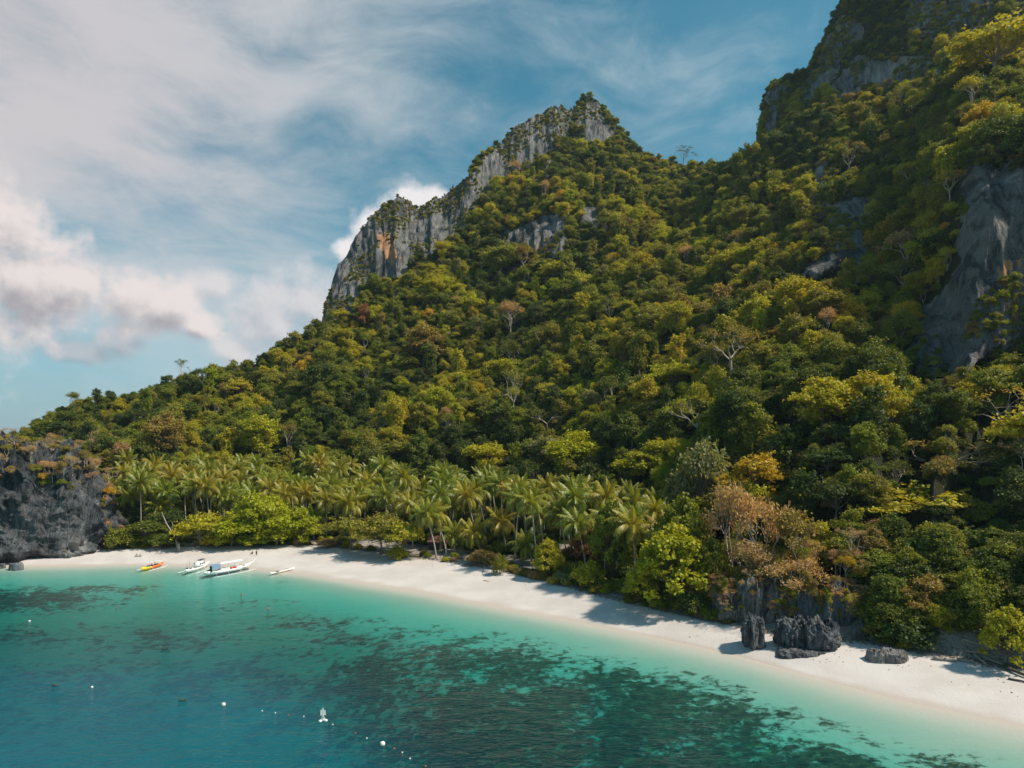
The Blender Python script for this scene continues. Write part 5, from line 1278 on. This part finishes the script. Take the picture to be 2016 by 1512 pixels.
mb = MB(); mb.box((-5.7, 0, 1.15), (.8, .5, .5)); mb.box((-5.6, 0, 1.5), (.4, .3, .3)); link('engine', mb.mesh('engine', M['engine']), t)
mb = MB(); mb.box((-1.2, 0, 1.25), (2.6, 1.2, .45)); link('bench', mb.mesh('bench', M['white_paint']), t)
mb = MB(); mb.box((1.2, -.2, 1.2), (1.5, .9, .32)); link('life_vests', mb.mesh('vests', M['red']), t)
mb = MB(); mb.tube([(4.6, 0, 1.0), (4.6, 0, 2.2)], .05, 6); mb.box((4.7, 0, 1.25), (.5, .4, .5)); link('mooring_post', mb.mesh('mooring', M['bamboo']), t)
mb = MB(); mb.tube([(L*.42, 0, 1.1), (L*.55, 0, 1.9), (L*.60, 0, 2.5)], [.12, .1, .05], 6); link('bowsprit', mb.mesh('sprit', M['white_paint']), t)
outriggers(t, L*.92, 3.0, 1.35, 'bamboo_white', (-5, -1.6, 2.0, 4.6))
# second white boat
t, L = boat_at('outrigger_boat', (366, 1129), (412, 1114), 'white outrigger boat with a rounded cabin, left of the large one')
link('hull', hull(L, 1.6, .95, .8).mesh('hull', M['white_paint'], True), t)
mb = MB(); mb.ball((.6, 0, 1.5), (1.9, .95, .85), 14, 8); link('cabin', mb.mesh('cabin', M['white_paint'], True), t)
mb = MB()
for sd in (-1, 1):
    for x in (-.2, .6, 1.5): mb.box((x, sd*.88, 1.75), (.45, .12, .34))
link('cabin_window', mb.mesh('window', M['navy']), t)
mb = MB(); mb.box((-4.6, .25, 1.0), (.5, .35, .8)); mb.box((-3.7, -.2, .95), (.7, .4, .55)); mb.tube([(-4.6, .25, 1.4), (-4.7, .25, 2.6)], .03, 4); mb.tube([(-3.6, .25, 1.4), (-3.5, .25, 2.9)], .03, 4); link('engine', mb.mesh('engine', M['engine']), t)
mb = MB(); mb.box((1.6, 0, 2.55), (2.6, 1.1, .06)); mb.tube([(1.2, .4, 2.1), (1.2, .4, 2.55)], .03, 4); mb.tube([(2.4, -.4, 1.2), (2.4, -.4, 2.55)], .03, 4); link('roof_board', mb.mesh('board', M['engine']), t)
outriggers(t, L*.9, 2.5, 1.2, 'bamboo_white', (-3.4, 0, 3.2))
# orange boat
t, L = boat_at('outrigger_boat', (278, 1124), (322, 1113), 'orange and yellow outrigger boat beached at the left')
h1 = hull(L, 1.4, .85, .55); h1.m = [1 if np.mean([np.concatenate(h1.v)[i][0] for i in f]) < -L*.17 else 0 for f in h1.f]; link('hull', h1.mesh('hull', [M['orange_paint'], M['yellow_paint']], True), t)
mb = MB()
for x in (-1.2, .6, 2.2): mb.tube([(x, 0, .5), (x, 0, 3.4)], .035, 5)
link('mast', mb.mesh('masts', M['bamboo']), t)
mb = MB(); mb.box((-1.2, 0, .9), (1.0, .7, .5)); link('engine', mb.mesh('engine', M['engine']), t)
mb = MB(); mb.box((2.1, 0, 1.75), (2.0, 1.3, .05)); link('awning', mb.mesh('awning', M['white_paint']), t)
outriggers(t, L*.85, 1.9, .95, 'bamboo_white', (-1.8, 2.0))
boat_o = t
# small canoe
t, L = boat_at('outrigger_canoe', (532, 1132), (580, 1122), 'small brown and white outrigger canoe, right of the white boats')
h1 = hull(L, .8, .55, .55); link('hull', h1.mesh('hull', M['white_paint'], True), t)
mb = MB(); mb.box((0, -.39, .42), (L*.8, .04, .2)); mb.box((0, .39, .42), (L*.8, .04, .2)); link('side_plank', mb.mesh('plank', M['wood']), t)
mb = MB(); mb.box((-1.6, 0, .62), (.6, .4, .35)); link('engine', mb.mesh('engine', M['engine']), t)
outriggers(t, L*.8, 1.6, .75, 'bamboo', (-2.0, 1.8), .06)

# ------------------------------------------------------------------ people
def person(loc, rz, pose, shirt, label):
    """one continuous skinned body plus hair and clothes"""
    t = thing('person', label, 'person', loc, rz)
    if pose == 'stand':
        J = {'pel': (0, 0, .92), 'wst': (0, 0, 1.08), 'chs': (0, 0, 1.32), 'nck': (0, .0, 1.48), 'hdb': (0, .01, 1.56), 'hdt': (0, .02, 1.70),
             'hl': (.10, 0, .88), 'kl': (.11, .06, .50), 'al': (.12, -.04, .09), 'tl': (.12, .12, .04), 'hr': (-.10, 0, .88), 'kr': (-.11, -.03, .50), 'ar': (-.12, -.16, .10), 'tr': (-.12, 0, .04),
             'sl': (.19, 0, 1.40), 'el': (.26, -.04, 1.12), 'wl': (.27, .06, .88), 'fl': (.27, .09, .78), 'sr': (-.19, 0, 1.40), 'er': (-.26, .03, 1.12), 'wr': (-.28, .12, .90), 'fr': (-.28, .16, .80)}
    else:
        J = {'pel': (0, 0, .14), 'wst': (0, -.05, .30), 'chs': (0, -.04, .54), 'nck': (0, .02, .70), 'hdb': (0, .04, .78), 'hdt': (0, .06, .92),
             'hl': (.10, .05, .14), 'kl': (.14, .42, .42), 'al': (.13, .70, .10), 'tl': (.13, .86, .05), 'hr': (-.10, .05, .14), 'kr': (-.14, .42, .42), 'ar': (-.13, .70, .10), 'tr': (-.13, .86, .05),
             'sl': (.19, -.02, .62), 'el': (.26, .14, .42), 'wl': (.16, .36, .42), 'fl': (.12, .43, .44), 'sr': (-.19, -.02, .62), 'er': (-.26, .14, .42), 'wr': (-.16, .36, .42), 'fr': (-.12, .43, .44)}
    Rd = {'pel': .13, 'wst': .115, 'chs': .14, 'nck': .055, 'hdb': .085, 'hdt': .09, 'hl': .095, 'kl': .06, 'al': .04, 'tl': .035, 'hr': .095, 'kr': .06, 'ar': .04, 'tr': .035, 'sl': .06, 'el': .042, 'wl': .03, 'fl': .028, 'sr': .06, 'er': .042, 'wr': .03, 'fr': .028}
    ks = list(J); E = [('pel', 'wst'), ('wst', 'chs'), ('chs', 'nck'), ('nck', 'hdb'), ('hdb', 'hdt'), ('pel', 'hl'), ('hl', 'kl'), ('kl', 'al'), ('al', 'tl'), ('pel', 'hr'), ('hr', 'kr'), ('kr', 'ar'), ('ar', 'tr'), ('chs', 'sl'), ('sl', 'el'), ('el', 'wl'), ('wl', 'fl'), ('chs', 'sr'), ('sr', 'er'), ('er', 'wr'), ('wr', 'fr')]
    me = bpy.data.meshes.new('body'); me.from_pydata([J[k] for k in ks], [(ks.index(a), ks.index(b)) for a, b in E], []); me.materials.append(M['skin'])
    o = link('body', me, t); o.modifiers.new('skin', 'SKIN'); sv = me.skin_vertices[0].data
    for i, k in enumerate(ks): sv[i].radius = (Rd[k], Rd[k]); sv[i].use_root = (k == 'pel')
    sb = o.modifiers.new('sub', 'SUBSURF'); sb.levels = 1; sb.render_levels = 1
    mb = MB(); a = np.array(J['hdt']); mb.ball(a+np.array([0, -.02, .02]), (.10, .11, .10), 10, 6); link('hair', mb.mesh('hair', M['hair'], True), t)
    mb = MB(); mb.tube([J['wst'], J['chs'], tuple((np.array(J['chs'])+np.array(J['nck']))/2)], [.15, .175, .12], 10)
    for s_ in 'lr': mb.tube([J['s'+s_], tuple((np.array(J['s'+s_])+np.array(J['e'+s_]))/2)], [.085, .07], 8)
    link('shirt', mb.mesh('shirt', M[shirt], True), t)
    mb = MB(); mb.tube([tuple(np.array(J['pel'])+np.array([0, 0, -.04])), J['wst']], [.165, .14], 10)
    for s_ in 'lr': mb.tube([J['h'+s_], J['k'+s_]], [.115, .085], 8)
    link('shorts', mb.mesh('shorts', M['navy'], True), t)
    return t
x, y, z = hit(497, 1091); person((x, y, z), 2.5, 'sit', 'engine', 'person in dark clothes sitting on the sand, left one of two')
x, y, z = hit(505, 1095); person((x, y, z), 2.9, 'stand', 'navy', 'person in dark clothes standing on the sand, right one of two')
bl_ = boat_o.matrix_basis
for dx, sh, lab in ((-.3, 'engine', 'person in black crouched at the stern of the orange boat'), (.9, 'navy', 'person in dark blue sitting amidships in the orange boat')):
    v = bl_ @ Vector((dx, 0, .30)); rz0 = boat_o.rotation_euler[2]
    v = Vector((boat_o.location[0]+math.cos(rz0)*dx, boat_o.location[1]+math.sin(rz0)*dx, .42)); person(tuple(v), rz0-1.57, 'sit', sh, lab)

# two small grey pyramid tents
M['tent'] = simple_mat('grey_canvas', (0.34, 0.31, 0.29), .8, .1, .15, 4, .1)
for px, sz, lab in ((269, 1.0, 'left, larger one of two small grey pyramid tents on the sand'), (276, .85, 'right, smaller one of two small grey pyramid tents on the sand')):
    x, y, z = hit(px, 1096); mb = MB(); s = .55*sz; mb.add([(-s, -s*.7, 0), (s, -s*.7, 0), (s, s*.7, 0), (-s, s*.7, 0), (-.04, 0, .95*sz), (.06, 0, .97*sz)], [(0, 1, 5, 4), (1, 2, 5), (2, 3, 4, 5), (3, 0, 4), (3, 2, 1, 0)])
    o = link('beach_tent', mb.mesh('tent', M['tent'])); o.location = (x, y, z); tag(o, lab, 'tent', 'small grey tents')

# ------------------------------------------------------------------ huts under the palms
M['thatch'] = simple_mat('thatch', (0.34, 0.30, 0.25), .9, .1, .3, 9, .5)
M['tin_red'] = simple_mat('rusty_red_roof', (0.13, 0.06, 0.045), .7, .2, .4, 3, .2)
M['plank_dark'] = simple_mat('dark_wall_boards', (0.06, 0.06, 0.06), .8, .1, .3, 4, .2)
M['plank_blue'] = simple_mat('pale_blue_wall', (0.50, 0.60, 0.64), .7, .2, .12, 3, .1)
def hut(px, D, wm, dm, hw, hr, label, roof, wall, dy=0):
    x = (px-CX)/F*D; z = ground(x, D); t = thing('beach_hut', label, 'hut', (x, D, z), rnd.uniform(-.15, .15))
    mb = MB(); [mb.tube([(sx*wm/2, sy*dm/2, -.4), (sx*wm/2, sy*dm/2, hw)], .08, 6) for sx in (-1, 1) for sy in (-1, 1)]; link('corner_posts', mb.mesh('posts', M['wood']), t)
    mb = MB(); mb.box((0, dm/2-.05, hw*.5), (wm-.2, .06, hw*.9)); mb.box((-wm/2+.05, 0, hw*.5), (.06, dm-.2, hw*.9)); mb.box((wm/2-.05, 0, hw*.5), (.06, dm-.2, hw*.9)); mb.box((-wm*.22, -dm/2+.05, hw*.5), (wm*.5, .06, hw*.9)); link('wall', mb.mesh('wall', M[wall]), t)
    e = .5; mb = MB(); th = .14
    for sd in (-1, 1): mb.add([(-wm/2-e, sd*(dm/2+e), hw-.15), (wm/2+e, sd*(dm/2+e), hw-.15), (wm/2+e-.2, 0, hw+hr), (-wm/2-e+.2, 0, hw+hr), (-wm/2-e, sd*(dm/2+e), hw-.15-th), (wm/2+e, sd*(dm/2+e), hw-.15-th), (wm/2+e-.2, 0, hw+hr-th), (-wm/2-e+.2, 0, hw+hr-th)], [(0, 1, 2, 3), (7, 6, 5, 4), (0, 4, 5, 1), (1, 5, 6, 2), (3, 7, 4, 0)])
    link('roof', mb.mesh('roof', M[roof]), t); mb = MB(); mb.box((wm*.22, -dm/2+.04, hw*.42), (.8, .05, hw*.84)); link('door', mb.mesh('door', M['wood']), t)
    return t
hut(766, 222, 5.0, 4.0, 4.0, 1.6, 'open-sided hut with a pale thatched roof among the palms', 'thatch', 'plank_dark')
hut(862, 203, 5.0, 3.6, 2.4, 1.3, 'low dark beach hut with a rusty red roof behind the leaning palms', 'tin_red', 'plank_dark')
hut(1114, 181, 2.8, 2.6, 2.6, .9, 'small pale blue-walled hut at the foot of the white-trunked palm', 'thatch', 'plank_blue')

# ------------------------------------------------------------------ floats and marks on the water
M['buoy'] = simple_mat('sun_bleached_buoy', (0.80, 0.72, 0.68), .45, .4, .1, 3, .05)
M['buoy_red'] = simple_mat('red_buoy', (0.60, 0.12, 0.10), .45, .4, .1, 3, .05)
def sea_pt(px, py): D = CAMH*F/(py-HY); return (px-CX)/F*D, D
def buoy(px, py, r, label, mat='buoy', group='mooring buoys'):
    x, y = sea_pt(px, py); t = thing('mooring_buoy', label, 'buoy', (x, y, 0), 0, group)
    mb = MB(); mb.ball((0, 0, r*.55), r, 14, 9); link('float', mb.mesh('float', M[mat], True), t)
    mb = MB(); mb.tube([(0, 0, r*1.4), (0, 0, r*1.75)], r*.2, 6); mb.tube([(0, 0, -1.2), (0, 0, -r*.2)], r*.1, 4); link('mooring_eye', mb.mesh('eye', M['engine']), t)
buoy(753, 1467, .30, 'pale round buoy nearest the bottom of the photo'); buoy(440, 1389, .27, 'pale round buoy left of the white marker frame')
buoy(181, 1354, .17, 'small white buoy right of the dark floating branch'); buoy(58, 1224, .2, 'tiny orange-white buoy at the far left', 'buoy')
buoy(475, 1171, .2, 'tiny red buoy below the large white boat', 'buoy_red'); buoy(528, 1199, .2, 'tiny red buoy below the small canoe', 'buoy_red'); buoy(229, 1197, .15, 'tiny dark red buoy below the orange boat', 'buoy_red')
for i, (px, py, lab) in enumerate([(776, 1474, 'first small white float right of the nearest buoy'), (792, 1482, 'second small float right of the nearest buoy'), (807, 1494, 'third small float, greenish, near the bottom edge'), (838, 1509, 'last small float at the bottom edge'),
     (655, 1427, 'small reddish float beside the white marker frame'), (722, 1454, 'small reddish float left of the nearest buoy'), (700, 1444, 'small pale float between the marker frame and the nearest buoy'), (516, 1400, 'small float right of the left pale buoy'), (542, 1404, 'small red float halfway to the marker frame'),
     (568, 1408, 'small float left of the marker frame'), (598, 1411, 'small float next left of the marker frame')]):
    x, y = sea_pt(px, py); mb = MB(); mb.ball((0, 0, .03), .10, 8, 6); o = link('line_float', mb.mesh('float', M['buoy' if i % 3 else 'buoy_red'], True)); o.location = (x, y, 0); tag(o, lab, 'float', 'floats of the swimming line')
x, y = sea_pt(636, 1421); t = thing('marker_frame', 'white two-tier marker frame floating between the pale buoys', 'buoy', (x, y, 0), .3)
mb = MB(); [mb.ball((dx, dy, .12), (.24, .2, .17), 8, 6) for dx, dy in ((-.33, 0), (.33, 0), (0, .3))]; link('pontoon', mb.mesh('pontoon', M['white_paint'], True), t)
mb = MB(); mb.tube([(0, .1, .1), (0, .1, 1.75)], .035, 5); mb.box((-.22, .1, 1.15), (.16, .05, .62)); mb.box((0, .08, 1.25), (.16, .05, .7)); mb.box((.22, .1, 1.1), (.16, .05, .55)); mb.box((0, .1, .82), (.7, .06, .06)); [mb.tube([(dx, .1, .15), (0, .1, .8)], .03, 4) for dx in (-.33, .33)]
link('mast_panels', mb.mesh('panels', M['white_paint']), t)
for px, py, lab in ((110, 1350, 'dark floating branch at the left of the bay'), (360, 1380, 'dark floating branch left of the pale buoy'), (325, 1278, 'small dark floating stick in the middle of the bay')):
    x, y = sea_pt(px, py); mb = MB(); rr = random.Random(px)
    for k in range(5): mb.tube([(rr.uniform(-.3, .3), 0, 0), (rr.uniform(-.7, .7), rr.uniform(-.2, .2), rr.uniform(.15, .5))], [.07, .02], 5)
    mb.tube([(-.6, 0, 0), (.6, .1, .03)], [.08, .05], 6)
    o = link('floating_branch', mb.mesh('branch', M['drift_dark'], True)); o.location = (x, y, 0); tag(o, lab, 'branch', 'branches adrift in the bay')
